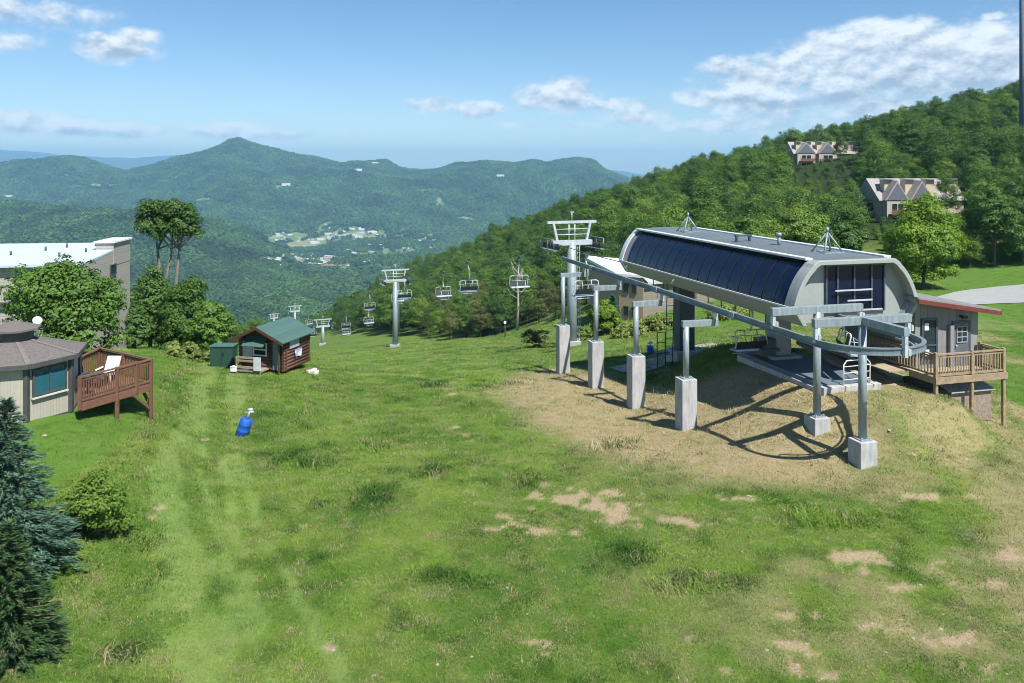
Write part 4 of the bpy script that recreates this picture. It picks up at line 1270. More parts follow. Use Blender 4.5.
def railing(a, b, h0, parent, m, n, hgt=1.05, name='railing'):
    """a, b world points on the deck edge; posts excluded"""
    mb = MB()
    mb.bar(a + CZ * hgt, b + CZ * hgt, .14, .05); mb.bar(a + CZ * (hgt - .12), b + CZ * (hgt - .12), .045, .08); mb.bar(a + CZ * .12, b + CZ * .12, .045, .08)
    for k in range(n):
        q = a.lerp(b, (k + .5) / n); mb.bar(q + CZ * .1, q + CZ * (hgt - .08), .04, .04)
    return obj(name, mb, m, parent)


railing(S(28.1, DV0 + .07, FL), S(31.95, DV0 + .07, FL), 0, fl, M['deckwood'], 26)
railing(S(31.95, DV0 + .07, FL), S(31.95, VS - .1, FL), 0, fl, M['deckwood'], 9)
railing(S(28.08, DV0 + .07, FL), S(28.08, 34.2, FL), 0, fl, M['deckwood'], 24)
w = MB(); sbox(w, 29.3, 31.6, DV0 + .45, 33.2, 10.35, sg(30.5, 31) + .3); bx = obj('skirting_box', w, mat('plywood', (0.24, 0.19, 0.15), .8, 0, .35, 7), sh)
w = MB(); w.prism([S(29.2, DV0 + .3, 10.36), S(31.7, DV0 + .3, 10.36), S(31.7, 32.5, 9.75), S(29.2, 32.5, 9.75)], (0, 0, .05)); obj('box_lid', w, M['concrete'], bx)

# ---- barrels over snow hydrants
M['bluebarrel'] = mat('blue_plastic', (0.012, 0.09, 0.42), 0.45, 0, .15)


def barrel(px, Y, lab, r=.29, h=.85, tilt=(.35, 0.05), pipe=.45):
    b = gpt(px, Y); t = thing('blue_barrel', lab, 'barrel', b, 'blue barrels on the meadow')
    d = Vector((tilt[0], tilt[1], 1)).normalized()
    mb = MB(); base = b - CZ * .05
    mb.path([base, base + d * .04, base + d * (h * .3), base + d * (h * .33), base + d * (h * .36), base + d * (h * .64), base + d * (h * .67), base + d * (h * .7), base + d * (h - .04), base + d * h],
            [r * .9, r, r, r * 1.05, r, r, r * 1.05, r, r, r * .88], 20)
    obj('drum', mb, M['bluebarrel'], t)
    mb = MB(); q = base + d * h; mb.tube(q, q + d * pipe, .045, n=8); mb.tube(q + d * (pipe * .7) - Vector((.22, 0, 0)), q + d * (pipe * .7) + Vector((.22, 0, .03)), .04, n=8)
    mb.tube(q + d * pipe - Vector((.12, 0, 0)), q + d * pipe + Vector((.12, 0, 0)), .07, n=8)
    obj('hydrant_pipe', mb, M['steel_bright'], t)


barrel(241, 38.3, 'tilted blue plastic barrel with metal pipe in the open meadow', tilt=(.35, .05))
barrel(650, 60, 'small blue barrel standing at the grass edge behind the pillars near the tan building', r=.25, h=.7, tilt=(.04, 0), pipe=.25)

# ---- log cabin
gc = PH(270, 13.75, 53)
CX = Vector((0.945, -0.327, 0)); CX = Vector((math.cos(R(14)), -math.sin(R(14)), 0)); CY = Vector((math.sin(R(14)), math.cos(R(14)), 0))
CX = Vector((math.cos(R(32)), -math.sin(R(32)), 0)); CY = Vector((math.sin(R(32)), math.cos(R(32)), 0))
# front-left corner, front-right (near) corner, rear corner from the picture
ca = PH(241, 13.0, 52.0); cb = PH(284, 13.0, 51.1); cd = PH(304.5, 13.0, 53.6)
hut = thing('log_cabin', 'small brown log cabin with green metal roof and awning on the slope', 'cabin', (ca + cb) / 2)
EX = (cb - ca); WF = EX.length; EX.normalize(); EY = (cd - cb); WS = EY.length; EY = Vector((-EX.y, EX.x, 0))
if EY.dot(cd - cb) < 0: EY = -EY
WS = 2.9
HA = (EX, EY, CZ)


def K(x, y, z): return cb + EX * (x - WF) + EY * y + CZ * z


M['log'] = lined('log_wall', (0.085, 0.035, 0.018), CZ, 0.2, 0.18, 1.0, 0.75, 0.25, 3.2)
M['logs_dark'] = mat('dark_log', (0.07, 0.03, 0.018), .7, 0, .3, 5)
M['greenroof'] = lined('green_metal_roof', (0.062, 0.125, 0.105), EX, 0.3, 0.06, 0.4, 0.45, 0.06, 0.75)
WH = 2.1; PK = 2.9
for nm, pts, n in (('front', [(0, 0), (WF, 0)], 0),):
    pass
log = MB(); nlog = 10
for k in range(nlog):
    z = .1 + k * (WH / nlog); r_ = WH / nlog * .54
    log.tube(K(1.95, .1, z), K(2.42, .1, z), r_, n=10); log.tube(K(3.3 if k < 9 else 2.4, .1, z), K(WF + .12, .1, z), r_, n=10)
    log.tube(K(-.12, .1, z), K(.1, .1, z), r_, n=10)
    if k < 4: log.tube(K(0, .1, z), K(1.95, .1, z), r_, n=10)
    log.tube(K(WF, -.12, z), K(WF, WS + .12, z), r_, n=10); log.tube(K(0, -.12, z), K(0, WS + .12, z), r_, n=10); log.tube(K(-.12, WS, z), K(WF + .12, WS, z), r_, n=10)
M['logtube'] = mat('brown_log', (0.095, 0.042, 0.026), .6, 0, .35, 4, .3, 18)
obj('log_wall', log, M['logtube'], hut)
gb = MB(); gb.prism([K(0, .02, WH), K(WF, .02, WH), K(WF / 2, .02, PK - .1)], EY * .12); gb.prism([K(0, WS - .1, WH), K(WF, WS - .1, WH), K(WF / 2, WS - .1, PK - .1)], EY * .12)
obj('gable', gb, M['logs_dark'], hut)
ro = MB()
for s_ in (-1, 1):
    e0 = WF / 2 + s_ * (WF / 2 + .38); z0 = WH - .12
    ro.prism([K(WF / 2, -.75, PK), K(e0, -.75, z0), K(e0, -.75, z0 - .07), K(WF / 2, -.75, PK - .07)], EY * (WS + 1.1))
obj('roof', ro, M['greenroof'], hut)
bb = MB()
for s_ in (-1, 1):
    e0 = WF / 2 + s_ * (WF / 2 + .38)
    bb.prism([K(WF / 2, -.79, PK - .01), K(e0, -.79, WH - .13), K(e0, -.79, WH - .32), K(WF / 2, -.79, PK - .2)], EY * .037)
bb.tube(K(WF / 2, -.7, PK - .15), K(WF / 2, WS + .3, PK - .15), .07); obj('barge_board', bb, M['logs_dark'], hut)
dr = MB(); dr.box(K(2.86, .06, .98), (.86, .1, 1.86), HA); obj('doorway', dr, M['darkhole'], hut)
dr = MB(); dr.box(K(2.62, -.06, .95), (.42, .06, 1.8), HA); obj('door', dr, mat('blue_grey_door', (.14, .2, .23), .6), hut)
wn = MB(); wn.box(K(1.15, .05, 1.35), (1.6, .08, 1.0), HA); wo = obj('window', wn, M['darkhole'], hut)
wn = MB()
for x in (.95, 1.9): wn.box(K(x, -.02, 1.3), (.08, .08, .85), HA)
for z in (.92, 1.3, 1.7): wn.box(K(1.43, -.021, z), (.88, .07, .07), HA)
obj('window_frame', wn, M['white'], wo)
wn = MB(); wn.box(K(.5, -.02, 1.25), (.7, .05, 1.1), HA); obj('shutter', wn, mat('pale_shutter', (.42, .5, .52), .6), wo)
aw = MB(); aw.prism([K(.45, .0, 2.1), K(2.0, .0, 2.1), K(2.1, -.7, 1.6), K(.5, -.7, 1.6)], (0, 0, .04)); obj('awning', aw, M['greenroof'], hut)
pw = MB()
for x in (.35, 2.05): pw.box(K(x, -.95, .4), (.09, .09, 1.1), HA)
for z in (.35, .75, .95): pw.box(K(1.2, -.95, z), (1.8, .07, .12), HA)
pw.box(K(1.2, -.5, .1), (1.8, .95, .08), HA); obj('porch_rail', pw, mat('weathered_wood', (.26, .22, .16), .8, 0, .3, 5), hut)
pp = MB(); pp.box(K(WF - .05, -.5, 1.0), (.1, .1, 2.0), HA); obj('porch_post', pp, M['logtube'], hut)
mt = MB(); mt.box(K(WF + .14, 1.0, 1.62), (.05, 1.1, .55), HA)
tag(obj('notice_board', mt, mat('grey_board', (.33, .36, .36), .6)), 'grey notice board fixed to the right side wall of the log cabin', 'sign')
bn = MB(); bn.sheet([[K(WF + .2 + .08 * math.sin(k * 1.3 + z), .95 + k * .12, 1.2 - .5 * z) for k in range(7)] for z in (0, .33, .66, 1)])
bo = obj('folded_umbrella', bn, mat('blue_white_cloth', (.02, .05, .30), .7, col2=(.75, .78, .8), scale=1.6)); tag(bo, 'blue and white cloth hanging on the side wall of the log cabin', 'banner')
wb = MB(); wb.box(K(1.9, -1.03, .62), (.5, .06, .85), HA); tag(obj('white_board', wb, mat('dull_white', (.5, .53, .56), .6)), 'white panel leaning on the porch rail of the log cabin', 'panel')
wc = MB(); wc.box(K(.2, -1.0, .18), (.36, .32, .28), HA).box(K(.2, -1.0, .345), (.4, .36, .05), HA); tag(obj('cooler_box', wc, M['white'], None, .02), 'small white box at the left end of the cabin porch', 'box')
# green utility box
ub = PH(224, 12.95, 53.6); ut = thing('utility_box', 'dark green utility cabinet standing left of the log cabin', 'cabinet', ub)
mb = MB(); mb.box(ub + CZ * .35, (1.5, 1.0, 1.4)); obj('cabinet', mb, mat('dark_green_paint', (.02, .06, .045), .5), ut, .02)
mb = MB(); mb.box(ub + CZ * 1.09, (1.62, 1.1, .08)); obj('lid', mb, mat('green_lid', (.05, .12, .10), .5), ut, .02)
mb = MB(); mb.box(ub + CZ * .45 + Vector((0, -.51, 0)), (.03, .02, 1.1)); mb.box(ub + CZ * .6 + Vector((.14, -.53, 0)), (.08, .04, .2)); obj('door_seam', mb, M['black'], ut)
# white rock heap right of cabin
rk = MB()
for k in range(7):
    q = gpt(309 + 8 * rs.random(), 52 + rs.random(), .08); rk.box(q, (.35 + .3 * rs.random(), .3, .25), (Vector((math.cos(k), math.sin(k), .2)).normalized(), Vector((-math.sin(k), math.cos(k), 0)), CZ))
tag(obj('rock_pile', rk, mat('pale_rock', (.5, .47, .42), .9), None, .05), 'small pile of pale rocks beside the right wall of the log cabin', 'rocks')

# ---- octagonal house with deck
HC = Vector((-20.54, 33.0, 0)); Rw = 2.4; Re = 2.72
hz0 = CAMZ - 10.6
ho = thing('octagon_house', 'small eight sided beige house with brown shingle roof and cupola', 'house', (HC.x, HC.y, hz0))
A0 = R(-48.3)


def O(r, k, h): a = A0 + k * math.pi / 4; return Vector((HC.x + r * math.cos(a), HC.y + r * math.sin(a), CAMZ - h))


EAV = 7.62; PKH = 7.08
M['beige'] = lined('beige_siding', (0.36, 0.345, 0.29), Vector((1, .55, 0)), 0.11, 0.10, 0.4, 0.8, 0.05, 0.75)
M['trim_dark'] = mat('dark_trim', (0.06, 0.065, 0.065), .6)
M['shingle'] = mat('shingles', (0.125, 0.11, 0.105), .9, 0, .28, 9, .5, 26)
mb = MB(); mb.prism([O(Rw, k, 10.0) for k in range(8)], CZ * (10.0 - EAV)); wl = obj('wall', mb, M['beige'], ho)
mb = MB(); mb.prism([O(Rw + .03, k, 12.0) for k in range(8)], CZ * 1.98); obj('foundation', mb, mat('painted_block', (.33, .32, .28), .85, 0, .1), ho)
mb = MB()
for k in range(8):
    mb.bar(O(Rw + .02, k, 10.0), O(Rw + .02, k, EAV), .17, .17); mb.bar(O(Rw + .05, k, 10.0), O(Rw + .05, k + 1, 10.0), .06, .1)
obj('corner_trim', mb, M['trim_dark'], ho)
mb = MB()
ap = [O(.75, k, PKH) for k in range(8)]; ev = [O(Re, k, EAV) for k in range(8)]; ev2 = [O(Re, k, EAV + .16) for k in range(8)]
mb.add(ap + ev + ev2, [(k, (k + 1) % 8, 8 + (k + 1) % 8, 8 + k) for k in range(8)] + [(8 + k, 8 + (k + 1) % 8, 16 + (k + 1) % 8, 16 + k) for k in range(8)] + [tuple(range(16, 24)), tuple(range(8))[::-1]])
roo = obj('roof', mb, M['shingle'], ho)
mb = MB()
for k in range(8): mb.bar(O(.75, k, PKH - .01), O(Re, k, EAV - .01), .16, .03)
obj('hip_cap', mb, mat('hip_shingle', (.15, .135, .125), .9, 0, .2, 8), roo)
mb = MB()
for k in range(8): mb.bar(O(Re + .01, k, EAV + .09), O(Re + .01, k + 1, EAV + .09), .03, .17)
obj('gutter', mb, M['trim_dark'], roo)
mb = MB(); mb.prism([O(.72, k, PKH + .1) for k in range(8)], CZ * .55); cu = obj('cupola', mb, M['trim_dark'], ho)
mb = MB(); e = [O(1.0, k, 6.58) for k in range(8)]; e2 = [O(1.0, k, 6.66) for k in range(8)]
mb.add([Vector((HC.x, HC.y, CAMZ - 6.28))] + e + e2, [(0, 1 + k, 1 + (k + 1) % 8) for k in range(8)] + [(1 + k, 9 + k, 9 + (k + 1) % 8, 1 + (k + 1) % 8) for k in range(8)] + [tuple(range(9, 17))])
obj('cupola_roof', mb, M['shingle'], cu)
# windows on the front faces
for k in (0, -2):
    a, b = O(Rw, k, 0), O(Rw, k + 1, 0)
    mid = (a + b) / 2; tx = (b - a).normalized(); nx = Vector((mid.x - HC.x, mid.y - HC.y, 0)).normalized()
    c = Vector((mid.x, mid.y, CAMZ - 8.45)) + nx * .03
    mb = MB(); mb.box(c, (1.3, .06, .95), (tx, nx, CZ)); wo = obj('window', mb, M['tealglass'], ho)
    mb = MB()
    for x in (-.68, 0, .68): mb.box(c + tx * x + nx * .04, (.07, .06, 1.06), (tx, nx, CZ))
    for z in (-.5, .5): mb.box(c + CZ * z + nx * .041, (1.3, .055, .07), (tx, nx, CZ))
    obj('window_frame', mb, M['trim_dark'], wo)
    mb = MB(); mb.box(c - CZ * .6 + nx * .06, (1.5, .1, .06), (tx, nx, CZ)); obj('window_sill', mb, mat('pale_sill', (.5, .5, .46), .7), wo)
# deck
M['redwood'] = mat('red_brown_timber', (0.15, 0.073, 0.045), .75, 0, .25, 5, .2, 18)
M['redboards'] = lined('red_brown_boards', (0.19, 0.09, 0.055), Vector((.5, .86, 0)), .14, .1, .4, .8, .15)
DF = 9.42
d0 = PH(80, DF, 32.0); d1 = PH(151, DF, 35.0); d2 = PH(99.5, DF, 37.2); d3 = PH(78, DF, 35.2)
mb = MB(); mb.prism([d0, d1, d2, d3], CZ * -.06); fl = obj('deck_floor', mb, M['redboards'], ho)
mb = MB()
for a, b in ((d0, d1), (d1, d2), (d2, d3)): mb.bar(a - CZ * .16, b - CZ * .16, .06, .3)
obj('rim_joist', mb, M['redwood'], fl)
for a, b, n in ((d0, d1, 30), (d1, d2, 34), (d2, d3, 12)): railing(a, b, 0, fl, M['redwood'], n)
for q, top in ((d1, 1.1), (d0.lerp(d1, .5), 1.1), (d0.lerp(d1, .78), 1.1), (d2, 1.1), (d1.lerp(d2, .5), 1.1), (d0, 1.1)):
    deep = q is d1 or abs((q - d0.lerp(d1, .5)).length) < .01 or q is d2
    mb = MB(); zb = gz(q.x, q.y) - .3 if deep else q.z - .25
    mb.box(Vector((q.x, q.y, (zb + q.z + top) / 2)), (.13, .13, q.z + top - zb)); obj('deck_post', mb, M['redwood'], fl)
mb = MB(); q = d1; i_ = (d0 - d1).normalized(); mb.bar(q + i_ * .9 - CZ * .3, q + i_ * .05 - CZ * 1.1, .09, .09); i_ = (d2 - d1).normalized(); mb.bar(q + i_ * .7 - CZ * .3, q + i_ * .05 - CZ * 1.0, .09, .09); obj('knee_brace', mb, M['redwood'], fl)
# furniture
lc = PH(107, DF, 35.2); t = thing('lounge_chair', 'white reclining chair on the reddish timber deck', 'deck chair', lc)
mb = MB(); mb.prism([lc + Vector((-.3, -.3, .38)), lc + Vector((.3, -.3, .38)), lc + Vector((.3, .3, .33)), lc + Vector((-.3, .3, .33))], CZ * .05); obj('seat', mb, M['white'], t)
mb = MB(); mb.prism([lc + Vector((-.3, .3, .35)), lc + Vector((.3, .3, .35)), lc + Vector((.32, .62, 1.0)), lc + Vector((-.28, .62, 1.0))], Vector((0, .05, 0))); obj('backrest', mb, M['white'], t)
for x in (-.28, .28):
    for y in (-.26, .3):
        mb = MB(); mb.tube(lc + Vector((x, y, 0)), lc + Vector((x, y, .36)), .03, n=6); obj('leg', mb, M['white'], t)
mb = MB()
for x in (-.34, .34): mb.box(lc + Vector((x, 0, .6)), (.06, .6, .04))
obj('armrest', mb, M['white'], t)
lc = PH(90, DF, 34.4); t = thing('patio_table', 'low blue topped table on the reddish timber deck', 'table', lc)
mb = MB(); mb.box(lc + CZ * .5, (1.3, .8, .06)); obj('tabletop', mb, mat('blue_top', (.04, .07, .13), .5), t, .02)
for x in (-.55, .55):
    for y in (-.3, .3):
        mb = MB(); mb.tube(lc + Vector((x, y, 0)), lc + Vector((x, y, .48)), .03, n=6); obj('leg', mb, M['steel_dark'], t)
lc = PH(88, DF, 33.2); t = thing('barbecue', 'small dark round barbecue behind the front deck railing', 'barbecue', lc)
mb = MB(); mb.path([lc + CZ * .5, lc + CZ * .56, lc + CZ * .7, lc + CZ * .84, lc + CZ * .92], [.1, .24, .3, .22, .05], 14); obj('bowl', mb, M['black'], t)
for a in (0, 2.1, 4.2):
    mb = MB(); mb.tube(lc + Vector((.28 * math.cos(a), .28 * math.sin(a), 0)), lc + Vector((.1 * math.cos(a), .1 * math.sin(a), .58)), .02, n=6); obj('leg', mb, M['steel_dark'], t)
dsh = PH(37, 6.95, 34.4); t = thing('satellite_dish', 'pale blue grey dish beside the cupola of the eight sided house', 'satellite dish', dsh)
mb = MB(); d = Vector((.5, -.6, .5)).normalized(); mb.path([dsh + CZ * .35, dsh + CZ * .35 + d * .05, dsh + CZ * .35 + d * .12], [.05, .14, .19], 14); obj('dish', mb, mat('pale_blue', (.35, .45, .55), .5), t)
mb = MB(); mb.tube(dsh - CZ * .4, dsh + CZ * .35, .03, n=6); obj('mast', mb, M['steel'], t)

# ---- long apartment building on the left
def house_box(name, corners, h0, h1, m, parent):
    mb = MB(); mb.prism([Vector((q.x, q.y, CAMZ - h0)) for q in corners], CZ * (h0 - h1)); return obj(name, mb, m, parent)


def yard(px, Y): return Vector(((px - HX) / F * Y, Y, 0))


a_ = yard(84, 57); b_ = yard(130, 66); e_ = yard(-170, 55.0); f_ = e_ + (b_ - a_)
ab = thing('apartment_building', 'long beige clapboard apartment block with pale flat sloping roof', 'building', (a_.x, a_.y, CAMZ - 14.5))
fd = (e_ - a_).normalized(); gd = (b_ - a_).normalized()
M['clap'] = lined('clapboard', (0.36, 0.34, 0.30), CZ, 0.2, 0.14, 0.5, .8, .05, .72)
M['brownclap'] = lined('brown_clapboard', (0.22, 0.19, 0.155), CZ, 0.2, 0.14, 0.5, .8, .05, .72)
mb = MB()
hA, hB = 6.95, 6.3
vs = [Vector((q.x, q.y, CAMZ - 17)) for q in (a_, b_, f_, e_)] + [Vector((a_.x, a_.y, CAMZ - hA)), Vector((b_.x, b_.y, CAMZ - hB)), Vector((f_.x, f_.y, CAMZ - hB)), Vector((e_.x, e_.y, CAMZ - hA))]
mb.add(vs, [(0, 1, 5, 4), (1, 2, 6, 5), (2, 3, 7, 6), (3, 0, 4, 7), (4, 5, 6, 7), (0, 3, 2, 1)]); obj('wall', mb, M['clap'], ab)
mb = MB(); o1 = a_ - fd * .0 - gd * .5; o2 = b_; o3 = f_; o4 = e_ - gd * .5
mb.add([Vector((o1.x, o1.y, CAMZ - hA - .02)), Vector((o2.x, o2.y, CAMZ - hB + .05)), Vector((o3.x, o3.y, CAMZ - hB + .05)), Vector((o4.x, o4.y, CAMZ - hA - .02)),
        Vector((o1.x, o1.y, CAMZ - hA + .14)), Vector((o2.x, o2.y, CAMZ - hB + .17)), Vector((o3.x, o3.y, CAMZ - hB + .17)), Vector((o4.x, o4.y, CAMZ - hA + .14))],
       [(0, 1, 2, 3), (4, 5, 6, 7), (0, 1, 5, 4), (1, 2, 6, 5), (2, 3, 7, 6), (3, 0, 4, 7)])
ro_ = obj('roof', mb, mat('pale_membrane', (0.42, 0.52, 0.60), .6, 0, .06, .6), ab)
mb = MB()
for t_, s_ in ((.1, .5), (.17, .3), (.3, .6), (.12, .8), (.24, .75), (.4, .4)):
    q = a_ + fd * (t_ * (e_ - a_).length) + gd * (s_ * (b_ - a_).length); z = CAMZ - hA + (hA - hB) * s_ + .1
    mb.tube(Vector((q.x, q.y, z)), Vector((q.x, q.y, z + .4)), .08, n=8)
obj('vent_pipe', mb, M['steel_dark'], ro_)
mb = MB(); q0 = b_ - gd * 3.6; p_ = [q0 - fd * .02, b_ - fd * .02, b_ + fd * 1.3, q0 + fd * 1.3]
mb.prism([Vector((q.x, q.y, CAMZ - 7.6)) for q in p_], CZ * 1.75); sw = obj('stair_tower', mb, M['clap'], ab)
mb = MB(); p_ = [q0 - fd * .15 - gd * .15, b_ - fd * .15 + gd * .1, b_ + fd * 1.45 + gd * .1, q0 + fd * 1.45 - gd * .15]
mb.prism([Vector((q.x, q.y, CAMZ - 5.85)) for q in p_], CZ * .12); obj('tower_cap', mb, M['white'], sw)


def wallwin(org, dx, nx, x, h, w, ht, parent, m=None, fm=None, grid=(1, 1)):
    c = Vector((org.x, org.y, 0)) + dx * x + nx * .0; c.z = CAMZ - h
    mb = MB(); mb.box(c + nx * .03, (w, .06, ht), (dx, nx, CZ)); wo = obj('window', mb, m or M['glass'], parent)
    mb = MB(); k = .07
    for s_ in (-1, 1):
        mb.box(c + dx * (s_ * w / 2) + nx * .05, (k, .1, ht + k), (dx, nx, CZ)); mb.box(c + CZ * (s_ * ht / 2) + nx * .051, (w, .098, k), (dx, nx, CZ))
    for i in range(1, grid[0]): mb.box(c + dx * (-w / 2 + w * i / grid[0]) + nx * .05, (k * .7, .09, ht), (dx, nx, CZ))
    obj('window_frame', mb, fm or M['trim_dark'], wo)


nside = Vector((gd.y, -gd.x, 0)); nfront = -gd
if nside.dot(Vector((1, 0, 0))) < 0: nside = -nside
nf = Vector((fd.y, -fd.x, 0)); nf = nf if nf.dot(Vector((0, -1, 0))) > 0 else -nf
wallwin(a_, gd, nside, 5.3, 7.9, 1.1, .75, ab)
for x in (6.6, 9.6, 12.4):
    for h in (8.5, 11.2): wallwin(a_, fd, nf, x, h, 1.7, 1.0, ab, M['tealglass'], M['trim_dark'], (2, 1))
mb = MB(); c = a_ + fd * ((e_ - a_).length / 2) + nf * .12; c.z = CAMZ - 9.7; mb.box(c, ((e_ - a_).length, .12, .5), (fd, nf, CZ)); obj('trim_band', mb, M['trim_dark'], ab)

# ---- building behind the terminal
a_ = yard(619, 88); b_ = yard(643, 86); c_ = yard(716, 92); d_ = c_ + Vector((-2, 13, 0)); e_ = yard(588, 104)
lb = thing('lodge_building', 'tan and brown two storey building with white low roof behind the terminal', 'building', (b_.x, b_.y, CAMZ - 16.5))
house_box('wall', [a_, b_, b_ + Vector((.5, 14, 0)), e_ + Vector((0, 1, 0)), e_], 17.5, 11.8, mat('tan_stucco', (.36, .28, .19), .85, 0, .1), lb)
house_box('wing_wall', [b_ + Vector((.03, .6, 0)), c_, d_, b_ + Vector((.5, 13, 0))], 17.5, 12.6, M['brownclap'], lb)
house_box('roof', [a_ + Vector((-.4, -.5, 0)), b_ + Vector((.5, -.5, 0)), b_ + Vector((.8, 14.5, 0)), e_ + Vector((-.4, 1.5, 0)), e_ + Vector((-.5, -.3, 0))], 11.8, 11.5, mat('white_membrane', (.70, .74, .78), .6), lb)
house_box('wing_roof', [b_ + Vector((.55, .2, 0)), c_ + Vector((.3, -.4, 0)), d_ + Vector((.3, 0, 0)), b_ + Vector((.85, 13, 0))], 12.6, 12.3, mat('wing_membrane', (.4, .42, .42), .7), lb)
dx = (b_ - a_).normalized(); nx = Vector((dx.y, -dx.x, 0))
for x in (.95, 1.95):
    for h in (13.1, 15.6): wallwin(a_, dx, nx, x, h, .6, 1.0, lb)
dx = (c_ - b_).normalized(); nx = Vector((dx.y, -dx.x, 0))
for x in (2.6, 4.6, 6.4): wallwin(b_ + Vector((.03, .6, 0)), dx, nx, x, 13.7, 1.0, 1.0, lb)
house_box('chimney', [e_ + Vector((7, -1, 0)), e_ + Vector((9.5, -1, 0)), e_ + Vector((9.5, 1, 0)), e_ + Vector((7, 1, 0))], 11.5, 10.9, M['brownclap'], lb)


# ---- apartment houses on the wooded hill
def condo(name, label, px, Y, h_eave, wid, dep, storeys, ridge, seg, gables, yaw):
    c = Vector(((px - HX) / F * Y, Y, 0)); dx = Vector((math.cos(yaw), math.sin(yaw), 0)); dy = Vector((-math.sin(yaw), math.cos(yaw), 0))
    base_h = h_eave + storeys * 2.7
    t = thing(name, label, 'building', (c.x, c.y, CAMZ - base_h))

    def Q(x, y, h): q = c + dx * x + dy * y; return Vector((q.x, q.y, CAMZ - h))
    ma = (dx, dy, CZ)
    tan = mat('condo_siding_' + name, (.40, .36, .29), .85, 0, .1); rfm = mat('condo_roof_' + name, (.28, .26, .245), .9, 0, .2, 3)
    mb = MB(); mb.prism([Q(0, 0, base_h + 3), Q(wid, 0, base_h + 3), Q(wid, dep, base_h + 3), Q(0, dep, base_h + 3)], CZ * (base_h + 3 - h_eave)); obj('wall', mb, tan, t)
    mb = MB(); mb.prism([Q(-.4, -.6, h_eave + .2), Q(-.4, dep / 2, h_eave - ridge), Q(-.4, dep + .6, h_eave + .2)], dx * (wid + .8)); ro = obj('roof', mb, rfm, t)
    for k, gx in enumerate(gables):
        gw = seg
        mb = MB(); mb.prism([Q(gx, -1.6, h_eave + .1), Q(gx + gw, -1.6, h_eave + .1), Q(gx + gw / 2, -1.6, h_eave - ridge * .92)], dy * (dep / 2 + 1.4)); obj('gable_roof', mb, rfm, t)
        mb = MB(); mb.prism([Q(gx + .35, -1.75, h_eave + .05), Q(gx + gw - .35, -1.75, h_eave + .05), Q(gx + gw / 2, -1.75, h_eave - ridge * .78)], dy * .14); g_ = obj('gable_wall', mb, mat('slate_gable', (.11, .12, .15), .7), t)
        mb = MB(); mb.prism([Q(gx + .3, -1.6, base_h + 3), Q(gx + gw - .3, -1.6, base_h + 3), Q(gx + gw - .3, 0, base_h + 3), Q(gx + .3, 0, base_h + 3)], CZ * (base_h + 3 - h_eave - .1)); obj('bay_wall', mb, tan, t)
        for s_ in range(storeys):
            hh = h_eave + 1.5 + s_ * 2.7
            mb = MB(); mb.box(Q(gx + gw / 2, -1.63, hh), (gw * .5, .08, 1.5), ma); wo = obj('window', mb, M['glass'], t)
            mb = MB()
            for x in (-.25, 0, .25): mb.box(Q(gx + gw / 2 + x * gw, -1.69, hh), (.1, .06, 1.6), ma)
            obj('window_frame', mb, M['white'], wo)
            mb = MB(); mb.box(Q(gx + gw / 2, -2.3, hh + 1.2), (gw * .75, 1.3, .15), ma); bl = obj('balcony', mb, M['redwood'], t)
            mb = MB()
            mb.box(Q(gx + gw / 2, -2.93, hh + .3), (gw * .75, .08, .1), ma); mb.box(Q(gx + gw / 2, -2.93, hh + .75), (gw * .75, .05, .7), ma)
            obj('balcony_rail', mb, M['redwood'], bl)
    n = int(wid / 3.4)
    for k in range(n):
        x = (k + .5) * wid / n
        mb = MB(); mb.box(Q(x, dep * .18, h_eave - ridge * .55), (1.6, 1.8, ridge * .8), ma); dm = obj('dormer', mb, mat('dormer_wall_' + name, (.48, .42, .31), .8), t)
        mb = MB(); mb.box(Q(x, dep * .15, h_eave - ridge * .98), (2.0, 2.4, .14), ma); obj('dormer_roof', mb, rfm, dm)
    # end wall windows and balconies on the left flank
    for s_ in range(storeys):
        hh = h_eave + 1.5 + s_ * 2.7
        mb = MB(); mb.box(Q(-.03, dep * .4, hh), (.08, 2.2, 1.4), ma); obj('window', mb, M['glass'], t)
        mb = MB(); mb.box(Q(-.8, dep * .4, hh + 1.2), (1.5, 4.0, .15), ma); bl = obj('balcony', mb, M['redwood'], t)
        mb = MB(); mb.box(Q(-1.52, dep * .4, hh + .7), (.08, 4.0, .9), ma); obj('balcony_rail', mb, M['redwood'], bl)
    return t


condo('hillside_condo', 'large tan apartment house with pitched brown roof and balconies behind the bright round tree', 880, 150, 5.9, 16.2, 9, 4, 3.9, 4.6, (0.2, 4.9), R(3))
condo('hilltop_condo', 'small tan apartment house with two steep gables high in the hillside forest', 794, 270, -5.0, 21.5, 10, 4, 4.0, 6.6, (0.3, 7.6), R(1))

# ---- single trees and bushes
broad_tree('broadleaf_tree', 'round dense green tree in front of the beige apartment block', gpt(65, 46), 7.2, 6.0, -.55, 26000, .19, M['leaf_mid'], seed=21, k=9, trunk_r=.2, clumps=40, cr=.26)
lb = [(-1.2, 0, 11.7, 1.7, 1.6, 1.7), (.4, .3, 12.1, 1.9, 1.6, 1.6), (1.5, 0, 11.4, 1.6, 1.5, 1.9), (.1, -.3, 10.9, 1.6, 1.3, 1.3), (2.2, .2, 10.4, .9, .9, 1.0), (-2.0, .1, 12.0, .9, .9, .9), (.4, 0, 13.0, 1.2, 1.1, .8)]
tb_ = gpt(168, 72); t = thing('broadleaf_tree', 'tall thin twin stemmed tree with flat crown rising above a dense clump', 'tree', tb_)
off = Vector((0, 0, (CAMZ - (222 - HY) / F * 72) - 11.6 - tb_.z)); lb = [(l[0], l[1], l[2] + off.z, *l[3:]) for l in lb]
leaf_obj('crown', lb, 17000, .2, M['leaf_dark'], t, clumps=18, cr=.38)
mb = MB(); zc = lb[0][2]
